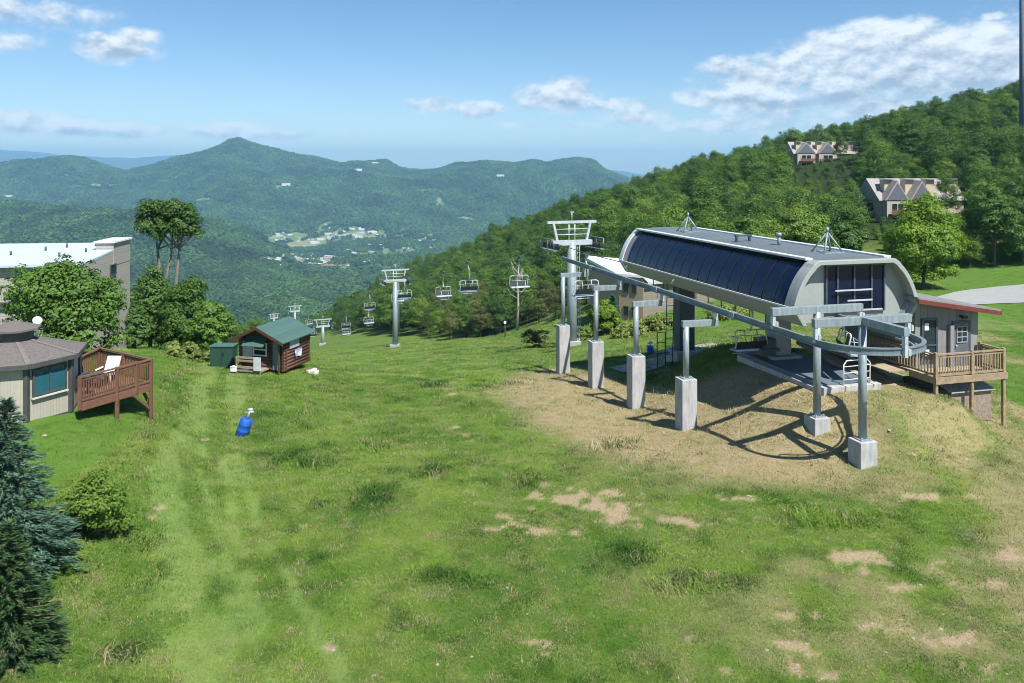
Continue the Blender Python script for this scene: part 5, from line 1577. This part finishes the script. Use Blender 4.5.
for x0, x1, q in ((-.5, -.9, lb[0]), (-.4, .3, lb[1]), (.5, 1.0, lb[2])):
    p0 = tb_ + Vector((x0, 0, -.5)); p3 = tb_ + Vector(q[:3])
    mb.path([p0, tb_ + Vector((x0 * 1.2, .1, zc * .45)), tb_ + Vector((x1, 0, zc * .75)), p3], [.2, .17, .12, .05], 8)
    for o_ in lb[3:]:
        if random.random() < .5: mb.path([tb_ + Vector((x1, 0, zc * .78)), tb_ + Vector(o_[:3])], [.08, .03], 6)
obj('trunk', mb, mat('grey_bark', (.19, .17, .14), .9, 0, .3, 5), t)
lb_ = [(0, 0, 3.2, 2.3, 2, 2.6)]
for lab, px, Y, w, h, z0, m, sd, n in (
        ('tall dark bushy tree at the left foot of the thin twin stemmed tree', 150, 71, 5.6, 7.8, -.2, 'leaf_dark', 31, 6500),
        ('largest bushy green tree right of the thin twin stems, left of the cabin', 188, 69, 6.4, 7.6, -.5, 'leaf_mid', 32, 9000),
        ('rounded green tree on the right end of the clump, nearest the green cabinet', 212, 66, 4.6, 5.6, -.3, 'leaf_mid', 33, 5500),
        ('low dark bushy tree on the left end of the clump beside the apartment wall', 134, 66, 3.2, 4.4, -.2, 'leaf_dark', 34, 3500)):
    broad_tree('broadleaf_tree', lab, gpt(px, Y), w, h, z0 - .4, int(n * 2.6), .2, M[m], seed=sd, trunk_r=.16, clumps=30, cr=.32)
for k, (px, Y, w, h, lab) in enumerate(((190, 57, 1.9, 1.3, 'yellow green weedy shrub at the foot of the tree clump, middle one of three'), (207, 56.5, 1.6, 1.0, 'low yellow green weedy shrub next to the green cabinet'),
                                        (175, 58, 1.7, 1.2, 'yellow green weedy shrub at the lawn corner, leftmost under the tree clump'))):
    broad_tree('weedy_shrub', lab, gpt(px, Y), w, h, 0, 1800, .2, M['weed'], 'shrub', None, None, 4, 60 + k, .04, clumps=10)
broad_tree('round_bush', 'round green bush on the lawn slope below the eight sided house', gpt(97, 26.4), 2.3, 2.25, -.25, 15000, .085, M['leaf_light'], 'bush', None, None, 7, 41, .07, clumps=26, cr=.3)
ml = [(0, 0, 5.2, 3.6, 3.4, 4.4), (0, 0, 8.4, 2.4, 2.3, 2.4)] + [(2.5 * math.cos(a * 1.05 + z), 2.4 * math.sin(a * 1.05 + z), z, 1.75, 1.75, 1.5) for z in (2.0, 4.0, 6.0) for a in range(6)]
broad_tree('maple_tree', 'bright yellow green rounded tree standing by the road in front of the hillside condo', gpt(923, 94), 8.6, 11, -.2, 52000, .24, M['leaf_bright'], lobes=ml, trunk_r=.22, clumps=12, cr=.42)
for lab, px, Y, w, h, m, sd in (('dark green bushy tree right of the bright tree beside the road lawn', 994, 108, 9.5, 11.5, 'leaf_mid', 61),
                                ('dark green tree at the right edge above the road lawn', 1022, 110, 10.5, 12, 'leaf_dark', 62),
                                ('pale green airy tree behind the terminal roof', 800, 112, 10.5, 9.5, 'leaf_light', 63),
                                ('mid green tree behind the roof hatch of the terminal', 745, 110, 8, 8.5, 'leaf_mid', 64),
                                ('small tree just behind the front arch of the terminal roof, left of the bright tree', 846, 112, 5.5, 6.5, 'leaf_mid', 65),
                                ('yellow green bushy tree under the white roof by the tan building wall', 605, 78, 3.6, 3.6, 'leaf_bright', 66)):
    broad_tree('broadleaf_tree', lab, gpt(px, Y), w, h, -.2, 20000, .27 if w > 5 else .17, M[m], seed=sd, trunk_r=.18, clumps=24, cr=.32)


def conifer(name, label, loc, H, Rb, m, levels, seed, dense=1.0, ns=.16):
    t = thing(name, label, 'conifer', loc); rs_ = random.Random(seed)
    pts = []; dirs = []; br = MB()
    for k in range(levels):
        f = k / levels; z = .12 * H * .4 + f * H * .96; rad = Rb * (1 - f) ** .85 + .08
        nb = int(7 + 9 * (1 - f))
        for j in range(nb):
            a = rs_.random() * 6.283; L_ = rad * rs_.uniform(.72, 1.08)
            p0 = Vector((0, 0, z)); tip = Vector((math.cos(a) * L_, math.sin(a) * L_, z - .22 * L_ + .12 * L_ * rs_.random() + .1))
            if j % 3 == 0: br.path([Vector(loc) + p0, Vector(loc) + tip], [.025, .008], 4)
            n = int((10 + 26 * L_) * dense)
            d = (tip - p0)
            side = Vector((-math.sin(a), math.cos(a), 0))
            for i in range(n):
                s_ = rs_.random() ** .7
                wsp = .26 * L_ * (1.1 - s_)
                q = p0 + d * s_ + side * rs_.uniform(-wsp, wsp) + Vector((0, 0, rs_.uniform(-.10, .05)))
                pts.append(q); dirs.append((d.normalized() + side * rs_.uniform(-.8, .8) + Vector((0, 0, rs_.uniform(-.2, .35)))).normalized())
    p = np.array([tuple(q) for q in pts]); d = np.array([tuple(q) for q in dirs]); n = len(p)
    b = np.cross(d, unit(n) * .5 + np.array([0, 0, 1.0])); b /= np.linalg.norm(b, axis=1, keepdims=True)
    s = ns * (.7 + .6 * rng.random((n, 1)))
    co = np.stack([p - d * s * .5 - b * s * .16, p - d * s * .5 + b * s * .16, p + d * s * .7 + b * s * .05, p + d * s * .7 - b * s * .05], 1).reshape(-1, 3)
    c = np_mesh('crown', co, np.arange(4 * n).reshape(n, 4), m, False, True, t)
    at = c.data.attributes.new('rnd', 'FLOAT', 'FACE'); rad = np.linalg.norm(p[:, :2], axis=1)
    at.data.foreach_set('value', (rng.random(n)).astype(np.float32))
    br.path([Vector(loc) - CZ * .3, Vector(loc) + CZ * H * .98], [.11, .015], 8)
    obj('trunk', br, M['bark'], t)
    return t


conifer('spruce_tree', 'blue green spruce at the left edge in front of the eight sided house', gpt(6, 24.2), 5.0, 2.15, M['needle_blue'], 38, 3, 1.8, .12)
conifer('juniper_tree', 'dark feathery evergreen in the bottom left corner in front of the spruce', gpt(8, 20.6, -.3), 3.6, 1.5, M['needle_dark'], 30, 4, 2.0, .11)
conifer('small_spruce', 'small dark spruce beside the tan wall of the building behind the terminal', gpt(612, 80), 3.6, 1.3, M['needle_blue'], 18, 5, .7, .3)
# scrub in front of the building behind the terminal
for k, (px, Y, w, h, m, lab) in enumerate(((575, 77, 3.4, 1.5, 'weed', 'dry yellowish scrub bush at the grass edge left of the nearest lift tower'), (632, 74, 4.2, 1.1, 'weed', 'low dry scrub in front of the tan building wall'), (664, 74, 4, 1.2, 'weed', 'low dry scrub right of the small blue barrel'),
                                           (725, 72, 4.5, 1.3, 'weed', 'yellowish scrub behind the dark rear column of the terminal'), (535, 80, 3.6, 1.8, 'leaf_olive', 'olive scrub bush at the forest foot left of the concrete pillars'))):
    broad_tree('scrub_bush', lab, gpt(px, Y), w, h, -.1, 2200, .22, M[m], 'shrub', None, None, 6, 80 + k, .05, clumps=14)
# a bleached dead tree in the forest edge
q = gpt(517, 140); t = thing('dead_tree', 'bleached bare dead tree among the green forest edge', 'tree', q); mb = MB(); rs_ = random.Random(3)
mb.path([q, q + Vector((.2, 0, 5)), q + Vector((.1, 0, 9)), q + Vector((.4, 0, 12))], [.25, .2, .12, .03], 7); obj('trunk', mb, M['palebark'], t)
mb = MB()
for k in range(16):
    z = 4 + 7.5 * rs_.random(); a = rs_.random() * 6.28; L_ = 2.6 - .15 * z
    mb.path([q + Vector((.15, 0, z)), q + Vector((math.cos(a) * L_ * .6, math.sin(a) * L_ * .6, z + .8)), q + Vector((math.cos(a) * L_, math.sin(a) * L_, z + 1.9))], [.08, .05, .015], 5)
obj('branch', mb, M['palebark'], t)
# mast at the right edge of the hill
q = gpt(1021.5, 196); mb = MB(); t = thing('tall_mast', 'tall thin dark grey mast rising from the hilltop forest at the right edge', 'mast', q)
mb.tube(q, q + CZ * 72, .5, .42, 12); obj('pole', mb, mat('mast_grey', (.10, .14, .2), .6), t); mb = MB(); mb.box(q + CZ * .3, (2, 2, 1.2)); obj('footing', mb, M['concrete'], t)
q = gpt(505, 122); t = thing('lamp_post', 'short thin post standing at the meadow edge before the forest', 'post', q); mb = MB(); mb.tube(q, q + CZ * 2.6, .07); obj('pole', mb, M['steel_dark'], t); mb = MB(); mb.box(q + CZ * 2.6, (.35, .3, .35)); obj('lamp_head', mb, M['white'], t)

# ---- road on the right
rows = []
for px in np.linspace(925, 1500, 40):
    row = []
    for k in range(7):
        f = k / 6; py = np.interp(px, [925, 960, 1024, 1500], [300, 291, 284.5, 262]) * (1 - f) + np.interp(px, [925, 960, 1024, 1500], [306, 305.5, 303, 296]) * f
        # distance along this ray where the ground lies at py
        ys = np.linspace(60, 130, 200); xs = (px - HX) / F * ys; hh = gh(xs, ys); pp_ = HY + F * hh / ys
        j = int(np.argmin(np.abs(pp_ - py))); row.append(Vector((xs[j], ys[j], CAMZ - hh[j] + .06)))
    rows.append(row)
mb = MB(); mb.sheet(rows); struct(obj('road', mb, mat('pale_asphalt', (0.27, 0.28, 0.28), .9, 0, .1, .8)))
# gravel patch behind the terminal
rows = []
for i in range(12):
    row = []
    for j in range(12):
        a = j / 11 * 6.283; r_ = i / 11
        q = Vector((10.6 + r_ * (3.6 + .5 * math.sin(3 * a)) * math.cos(a), 47 + r_ * (3.0 + .4 * math.cos(2 * a)) * math.sin(a) + 8, 0)); q.z = gz(q.x, q.y) + .05; row.append(q)
    rows.append(row)
mb = MB(); mb.sheet(rows); struct(obj('gravel_pad', mb, mat('gravel', (.36, .35, .33), .95, 0, .3, 4, .6, 12)))

# ---- the town in the valley
def ground_hit(px, py, y0=900, y1=5500):
    ys = np.linspace(y0, y1, 1500); xs = (px - HX) / F * ys; h = gh(xs, ys); pp_ = HY + F * h / ys
    d = pp_ - py; k = np.where((d[:-1] > 0) & (d[1:] <= 0))[0]
    if not len(k): return None
    j = k[0]; return Vector((xs[j], ys[j], CAMZ - h[j]))


def make_house(kind, wall, roofc, w, d, h, rh):
    t = thing('valley_house', 'x', 'house', (0, 0, 0), 'houses of the valley town')
    mb = MB(); mb.box((0, 0, h / 2 - .5), (w, d, h + 1)); obj('wall', mb, wall, t)
    mb = MB(); mb.prism([(-w / 2 - .5, -d / 2 - .5, h), (-w / 2 - .5, d / 2 + .5, h), (-w / 2 - .5, 0, h + rh)], (w + 1, 0, 0)); obj('roof', mb, roofc, t)
    t['kind_'] = kind
    return t


hw = mat('white_house', (.6, .6, .58), .8); hg = mat('grey_roof', (.28, .29, .31), .8); hb_ = mat('brown_roof', (.22, .13, .10), .8); ht = mat('tan_house', (.45, .38, .3), .8); hl = mat('light_roof', (.58, .6, .62), .7)
HP = [('white house with grey roof', make_house('a', hw, hg, 14, 9, 5, 3.5)), ('tan house with brown roof', make_house('b', ht, hb_, 13, 9, 5, 3.5)), ('long pale commercial building with light roof', make_house('c', hw, hl, 34, 16, 6, 1.5))]
for _, o in HP: del o['kind_']
hu = set(); rs = random.Random(14); cnt = 0
spots = []
for cx, cy, rx, ry, n in ((305, 238, 34, 6, 16), (345, 236, 34, 8, 22), (330, 257, 42, 9, 30), (300, 262, 30, 6, 10), (392, 240, 36, 9, 16), (420, 245, 20, 6, 6), (285, 228, 20, 6, 5), (268, 262, 12, 5, 4), (360, 226, 40, 4, 7)):
    for _ in range(int(n * 1.5)): spots.append((cx + rx * rs.uniform(-1, 1), cy + ry * rs.uniform(-1, 1)))
for px, py in spots:
    q = ground_hit(px, py)
    if q is None or q.y < 1500: continue
    k = rs.choices([0, 1, 2], [5, 2, 3])[0]
    o = HP[k][1] if k not in hu else dup(HP[k][1]); hu.add(k)
    o.location = q; o.rotation_euler = (0, 0, rs.uniform(-.9, .9)); s = rs.uniform(.65, 1.0); o.scale = (s, s, s)
    o['label'] = 'tiny ' + HP[k][0] + ' in the far valley town'; cnt += 1
q = ground_hit(322, 268) or ground_hit(322, 262)
t = thing('warehouse', 'long low building with reddish brown roof, largest in the far valley town', 'warehouse', q)
mb = MB(); mb.box(q + CZ * 4, (120, 40, 10)); obj('wall', mb, ht, t); mb = MB(); mb.box(q + CZ * 9.6, (124, 44, 1)); obj('roof', mb, mat('reddish_roof', (.28, .15, .12), .8), t)
# villas on the mountain
for px, py, lab in ((208 + 78, 187, 'pale house on the wooded slope right below the main peak'), (375, 165, 'pale house on the far ridge crest right of the main peak'), (358, 172, 'pale long house just below the far ridge crest, right of the main peak'),
                    (8, 199, 'pale house low on the far slope at the left edge'), (500, 178, 'tiny pale house high on the right part of the far ridge')):
    q = ground_hit(px, py, 1500, 6500)
    if q is None: continue
    o = dup(HP[2][1]); o.location = q + CZ * 8; o.scale = (1.3, 1.3, 1.6); o.rotation_euler = (0, 0, .3); o['label'] = lab; o['group'] = 'houses on the far mountain'
# ------------------------------------------------------------------ grass and stones near the eye
def tuft_source(name, nb, h, w, spread, seed, m):
    r_ = np.random.default_rng(seed); co = []; fc = []
    for k in range(nb):
        a = r_.random() * 6.28; d = np.array([math.cos(a), math.sin(a), 0]); s_ = np.array([-d[1], d[0], 0])
        b = r_.normal(size=3) * spread; b[2] = -.02
        L_ = h * (.5 + .8 * r_.random()); lean = .25 + .9 * r_.random()
        p1 = b + d * L_ * lean * .35 + np.array([0, 0, L_ * .6]); p2 = b + d * L_ * lean + np.array([0, 0, L_ * .85])
        i = len(co); co += [b - s_ * w, b + s_ * w, p1 + s_ * w * .8, p1 - s_ * w * .8, p2 + s_ * w * .15, p2 - s_ * w * .15]
        fc += [[i, i + 1, i + 2, i + 3], [i + 3, i + 2, i + 4, i + 5]]
    return np_mesh(name, np.array(co), np.array(fc), m, False, False)


m, nt, b = newmat('grass_blades')
N = nt.nodes; L = nt.links
at = N.new('ShaderNodeAttribute'); at.attribute_type = 'INSTANCER'; at.attribute_name = 'tint'
L.new(at.outputs['Color'], b.inputs['Base Color']); b.inputs['Roughness'].default_value = .7; b.inputs['Specular IOR Level'].default_value = .15
tr = N.new('ShaderNodeBsdfTranslucent'); L.new(at.outputs['Color'], tr.inputs['Color']); ms = N.new('ShaderNodeMixShader'); ms.inputs[0].default_value = .25
L.new(b.outputs[0], ms.inputs[1]); L.new(tr.outputs[0], ms.inputs[2]); L.new(ms.outputs[0], N['Material Output'].inputs['Surface'])
gsrc = [tuft_source('tuft_%d' % k, (16, 16, 20, 14)[k], (.062, .082, .062, .14)[k], .006, (.09, .11, .13, .11)[k], 40 + k, m) for k in range(4)]
n = 190000
yy = np.where(np.arange(n) < 150000, 17.5 * (66 / 17.5) ** (rng.random(n) ** .8), 60 * (160 / 60) ** rng.random(n)); px = -60 + 1150 * rng.random(n); xx = (px - HX) / F * yy
dirt, dry, lush, path, lawn, wood = paint(xx, yy)
keep = (rng.random(n) > wood) & (rng.random(n) > np.clip(dirt * 1.6 + dry * .62 + path * .35, 0, .985))
xx, yy, dirt, dry, lush, path, lawn = [q[keep] for q in (xx, yy, dirt, dry, lush, path, lawn)]
# keep out of footings, decks and houses
uu = xx * CU.x + yy * CU.y; vv = xx * CV.x + yy * CV.y
bad = ((uu > 23) & (uu < 28) & (vv > 31) & (vv < 39)) | ((uu > 28.2) & (uu < 32.1) & (vv > 30) & (vv < 37)) | (np.hypot(xx - HC.x, yy - HC.y) < 2.8)
xx, yy, dry, lush, path, lawn = [q[~bad] for q in (xx, yy, dry, lush, path, lawn)]
zz = CAMZ - gh(xx, yy)
n1 = fbm(xx / 3.0, yy / 3.0, 51, 4); n2 = fbm(xx / .8, yy / .8, 61, 3); n3 = rng.random(len(xx))
cg = np.array([.078, .185, .02]); cy = np.array([.185, .295, .045]); cd = np.array([.024, .085, .009]); cs = np.array([.44, .36, .22]); cl = np.array([.10, .22, .025])
t1 = np.clip((n1 - .35) * 3.2, 0, 1)[:, None]; col = cg * (1 - t1) + cy * t1
t2 = np.clip(lush + (n2 - .52) * 3.8, 0, .92)[:, None]; col = col * (1 - t2) + cd * t2
t3 = np.clip(dry * .9 * (n3 > .25), 0, 1)[:, None]; col = col * (1 - t3) + cs * t3
n4 = fbm(xx / .5, yy / .5, 71, 3); t3 = ((n3 + (n4 - .5) * 1.4 > .87) * .85)[:, None]; col = col * (1 - t3) + cs * .8 * t3
t4 = (path * .6)[:, None]; col = col * (1 - t4) + np.array([.24, .36, .10]) * t4
t5 = (lawn * .7)[:, None]; col = col * (1 - t5) + cl * t5
col = col * (.75 + .5 * rng.random((len(xx), 1)))
sc_ = (.4 + .9 * rng.random(len(xx)) ** 1.5) * (1 + .75 * lush - .3 * path - .35 * lawn) * (1 + (yy - 20) / 55)
scl = np.stack([sc_ * 1.25, sc_ * 1.25, sc_], -1)
idx = rng.integers(0, 3, len(xx)); idx = np.where((lush > .55) & (rng.random(len(xx)) < .25), 3, idx)
rot = np.zeros((len(xx), 3)); rot[:, 2] = rng.random(len(xx)) * 6.28
scatter('meadow_grass', np.stack([xx, yy, zz], -1), scl, rot, gsrc, idx, col)

# stones on bare ground
ssrc = []
pm = mat('pale_stone', (.33, .29, .235), .9, 0, .3, 8)
for k in range(3):
    r_ = np.random.default_rng(90 + k)
    mb = MB(); ring = []
    vs = [Vector((math.cos(a) * math.cos(e) * (.8 + .4 * r_.random()), math.sin(a) * math.cos(e) * (.8 + .4 * r_.random()), math.sin(e) * .6)) for e in (-.9, 0, .7) for a in np.linspace(0, 6.28, 7)[:-1]]
    fs = [(i * 6 + j, i * 6 + (j + 1) % 6, (i + 1) * 6 + (j + 1) % 6, (i + 1) * 6 + j) for i in range(2) for j in range(6)] + [tuple(range(12, 18)), tuple(range(6))[::-1]]
    me = bpy.data.meshes.new('stone'); me.from_pydata(vs, [], fs); me.materials.append(pm); ssrc.append(bpy.data.objects.new('stone_%d' % k, me))
n = 30000
yy = 18 * (62 / 18) ** rng.random(n); px = -40 + 1120 * rng.random(n); xx = (px - HX) / F * yy
dirt, dry, lush, path, lawn, wood = paint(xx, yy)
keep = rng.random(n) < np.clip(dirt * .12 + dry * .09 + .0015, 0, 1)
xx, yy = xx[keep], yy[keep]; zz = CAMZ - gh(xx, yy)
s_ = .018 + .035 * rng.random(len(xx)) + .07 * (rng.random(len(xx)) ** 16)
s3 = np.stack([s_, s_ * .8, s_ * .8], -1); rot = np.zeros((len(xx), 3)); rot[:, 2] = rng.random(len(xx)) * 6.28
scatter('scattered_stones', np.stack([xx, yy, zz], -1), s3, rot, ssrc, rng.integers(0, 3, len(xx)))

# ------------------------------------------------------------------ air
hz = MB()
hz.add([Vector((x, y, z)) for x in (-20000, 22000) for y in (-60, 19000) for z in (-520, 420)], [(0, 1, 3, 2), (4, 6, 7, 5), (0, 4, 5, 1), (2, 3, 7, 6), (0, 2, 6, 4), (1, 5, 7, 3)])
hm = bpy.data.materials.new('haze_air'); hm.use_nodes = True; nt = hm.node_tree; nt.nodes.clear()
vo = nt.nodes.new('ShaderNodeVolumePrincipled'); out = nt.nodes.new('ShaderNodeOutputMaterial')
vo.inputs['Color'].default_value = (0.33, 0.68, 1.0, 1); vo.inputs['Density'].default_value = HAZE = 0.95e-4; vo.inputs['Anisotropy'].default_value = 0.0
nt.links.new(vo.outputs[0], out.inputs['Volume'])
hzo = obj('haze', hz, hm); hzo['kind'] = 'stuff'

# ------------------------------------------------------------------ sky, clouds, sun
SUN_EL, SUN_ROT = R(55), R(146)
w = bpy.data.worlds.new('World'); SC.world = w; w.use_nodes = True
nt = w.node_tree; N = nt.nodes; L = nt.links
bg = N['Background']; bg.inputs['Strength'].default_value = 0.066
sky = N.new('ShaderNodeTexSky'); sky.sky_type = 'NISHITA'; sky.sun_disc = False; sky.sun_elevation = SUN_EL; sky.sun_rotation = SUN_ROT
sky.altitude = 1400; sky.air_density = 1.0; sky.dust_density = 0.6; sky.ozone_density = 2.0
tc = N.new('ShaderNodeTexCoord')


def mth(op, a, b_=None, c=None, clamp=False):
    n_ = N.new('ShaderNodeMath'); n_.operation = op; n_.use_clamp = clamp
    for i, q in enumerate((a, b_, c)):
        if q is None: continue
        if isinstance(q, (int, float)): n_.inputs[i].default_value = q
        else: L.new(q, n_.inputs[i])
    return n_.outputs[0]


nv = N.new('ShaderNodeVectorMath'); nv.operation = 'NORMALIZE'; L.new(tc.outputs['Generated'], nv.inputs[0])
sp = N.new('ShaderNodeSeparateXYZ'); L.new(nv.outputs[0], sp.inputs[0])
az = mth('MULTIPLY', mth('ARCTAN2', sp.outputs[0], sp.outputs[1]), 800.0)
el = mth('MULTIPLY', mth('ARCSINE', sp.outputs[2]), 800.0)
cb_ = N.new('ShaderNodeCombineXYZ'); L.new(az, cb_.inputs[0]); L.new(el, cb_.inputs[1])
pos = cb_.outputs[0]


def fbm_node(scale, detail, off=(0, 0, 0), rough=.58, stretch=(1, 1.6, 1)):
    ad = N.new('ShaderNodeVectorMath'); ad.operation = 'ADD'; L.new(pos, ad.inputs[0]); ad.inputs[1].default_value = off
    mp = N.new('ShaderNodeMapping'); L.new(ad.outputs[0], mp.inputs['Vector']); mp.inputs['Scale'].default_value = stretch
    n_ = N.new('ShaderNodeTexNoise'); n_.inputs['Scale'].default_value = scale; n_.inputs['Detail'].default_value = detail; n_.inputs['Roughness'].default_value = rough
    L.new(mp.outputs[0], n_.inputs['Vector']); return n_.outputs['Fac']


# cloud banks: photograph position of centre and half sizes, turned into directions
CL = [(10, 10, 120, 18, .5), (118, 48, 40, 15, 1.1), (140, 36, 22, 9, .95), (10, 42, 60, 12, .3),
      (28, 123, 46, 13, 1.2), (75, 129, 32, 9, 1.05), (140, 131, 36, 9, 1.1), (232, 132, 36, 9, 1.1), (285, 136, 30, 6, .8), (350, 136, 18, 5, .55),
      (430, 105, 26, 9, .72), (480, 109, 28, 9, .75), (560, 96, 44, 17, 1.0), (640, 115, 40, 12, .75), (610, 105, 40, 8, .7), (545, 125, 70, 6, .35),
      (900, 45, 90, 26, 1.0), (950, 60, 110, 40, .95), (830, 52, 50, 20, 1.0), (775, 78, 75, 24, .95), (740, 96, 70, 12, .9), (770, 100, 50, 12, .95), (720, 66, 24, 10, .8), (860, 82, 120, 26, .8), (993, 16, 18, 5, .8),
      (884, 104, 40, 13, 1.0), (1060, 60, 90, 60, .9), (740, 126, 90, 9, .75), (900, 112, 80, 12, .7), (800, 100, 110, 18, .7), (640, 150, 120, 9, .3), (700, 140, 90, 6, .3), (560, 150, 60, 6, .2), (800, 122, 40, 7, .5), (420, 150, 60, 4, .25)]
# the rest of the sky keeps company
CL += [(-300, 60, 150, 30, .8), (1500, 40, 200, 40, .9), (1350, 110, 140, 20, .8)]
nz = fbm_node(.027, 9, rough=.58); nz_up = fbm_node(.027, 5, (-3, 7, 0), .58); nz_b = fbm_node(.008, 5, (300, 80, 0))
total = None; hsum = None
for cx, cy, rx, ry, st_ in CL:
    a0 = math.atan((cx - HX) / F) * 800; e0 = math.atan((HY - cy) / F * math.cos(math.atan((cx - HX) / F))) * 800
    k_ = math.cos(math.atan((cx - HX) / F))
    sb = N.new('ShaderNodeVectorMath'); sb.operation = 'SUBTRACT'; L.new(pos, sb.inputs[0]); sb.inputs[1].default_value = (a0, e0, 0)
    ml = N.new('ShaderNodeVectorMath'); ml.operation = 'MULTIPLY'; L.new(sb.outputs[0], ml.inputs[0]); ml.inputs[1].default_value = (1 / (rx * k_ * k_), 1 / (ry * k_), 0)
    ln = N.new('ShaderNodeVectorMath'); ln.operation = 'LENGTH'; L.new(ml.outputs[0], ln.inputs[0])
    v = mth('MULTIPLY', mth('SUBTRACT', 1.38, ln.outputs['Value'], clamp=True), st_)
    sy = N.new('ShaderNodeSeparateXYZ'); L.new(ml.outputs[0], sy.inputs[0])
    hv = mth('MULTIPLY', sy.outputs[1], v)
    total = v if total is None else mth('MAXIMUM', total, v)
    hsum = hv if hsum is None else mth('ADD', hsum, hv)
dens = mth('ADD', total, mth('MULTIPLY', mth('SUBTRACT', nz, .5), 2.1))
dens = mth('ADD', dens, mth('MULTIPLY', mth('SUBTRACT', nz_b, .5), .7))
ss = N.new('ShaderNodeMapRange'); ss.interpolation_type = 'SMOOTHSTEP'; ss.inputs[1].default_value = .02; ss.inputs[2].default_value = .8; L.new(dens, ss.inputs[0])
gate = mth('MULTIPLY', ss.outputs[0], mth('MULTIPLY', total, 3.2, clamp=True), clamp=True)
cov = mth('MULTIPLY', gate, .93)
lit = mth('ADD', mth('MULTIPLY', mth('SUBTRACT', nz, nz_up), 3.4), mth('ADD', mth('MULTIPLY', hsum, .45), mth('ADD', mth('MULTIPLY', mth('DIVIDE', mth('SUBTRACT', 75.0, el), 75.0, clamp=True), .55), .53)), clamp=True)
cm = N.new('ShaderNodeMix'); cm.data_type = 'RGBA'; L.new(lit, cm.inputs[0]); cm.inputs[6].default_value = (3.1, 3.8, 4.7, 1); cm.inputs[7].default_value = (7.6, 8.0, 8.4, 1)
mx = N.new('ShaderNodeMix'); mx.data_type = 'RGBA'; L.new(cov, mx.inputs[0]); hs_ = N.new('ShaderNodeHueSaturation'); hs_.inputs['Saturation'].default_value = 1.18; L.new(sky.outputs[0], hs_.inputs['Color']); L.new(hs_.outputs[0], mx.inputs[6]); L.new(cm.outputs[2], mx.inputs[7])
L.new(mx.outputs[2], bg.inputs['Color'])

sun = bpy.data.lights.new('sun', 'SUN'); sun.energy = 4.0; sun.angle = R(0.55); sun.color = (1.0, 0.955, 0.88)
so = bpy.data.objects.new('sun', sun); COL.objects.link(so)
sd = Vector((math.sin(SUN_ROT) * math.cos(SUN_EL), math.cos(SUN_ROT) * math.cos(SUN_EL), math.sin(SUN_EL)))
so.rotation_euler = sd.to_track_quat('Z', 'Y').to_euler(); so.location = (0, 0, 60)

# ------------------------------------------------------------------ camera and render settings
cam = bpy.data.cameras.new('camera'); co_ = bpy.data.objects.new('camera', cam); COL.objects.link(co_)
co_.location = (0, 0, CAMZ); co_.rotation_euler = (R(90), 0, 0)
cam.sensor_width = 36; cam.lens = 36 * F / 1024; cam.shift_x = 0; cam.shift_y = -(341.5 - HY) / 1024
cam.clip_start = 0.5; cam.clip_end = 60000
SC.camera = co_
SC.render.engine = 'CYCLES'
SC.cycles.use_denoising = True
SC.cycles.use_adaptive_sampling = True; SC.cycles.adaptive_threshold = 0.022; SC.cycles.filter_width = 1.0; SC.cycles.max_bounces = 4; SC.cycles.diffuse_bounces = 2; SC.cycles.glossy_bounces = 2; SC.cycles.transmission_bounces = 3; SC.cycles.volume_bounces = 0; SC.cycles.transparent_max_bounces = 6
SC.view_settings.view_transform = 'Standard'; SC.view_settings.look = 'None'; SC.view_settings.exposure = 1.06; SC.view_settings.gamma = 1.0
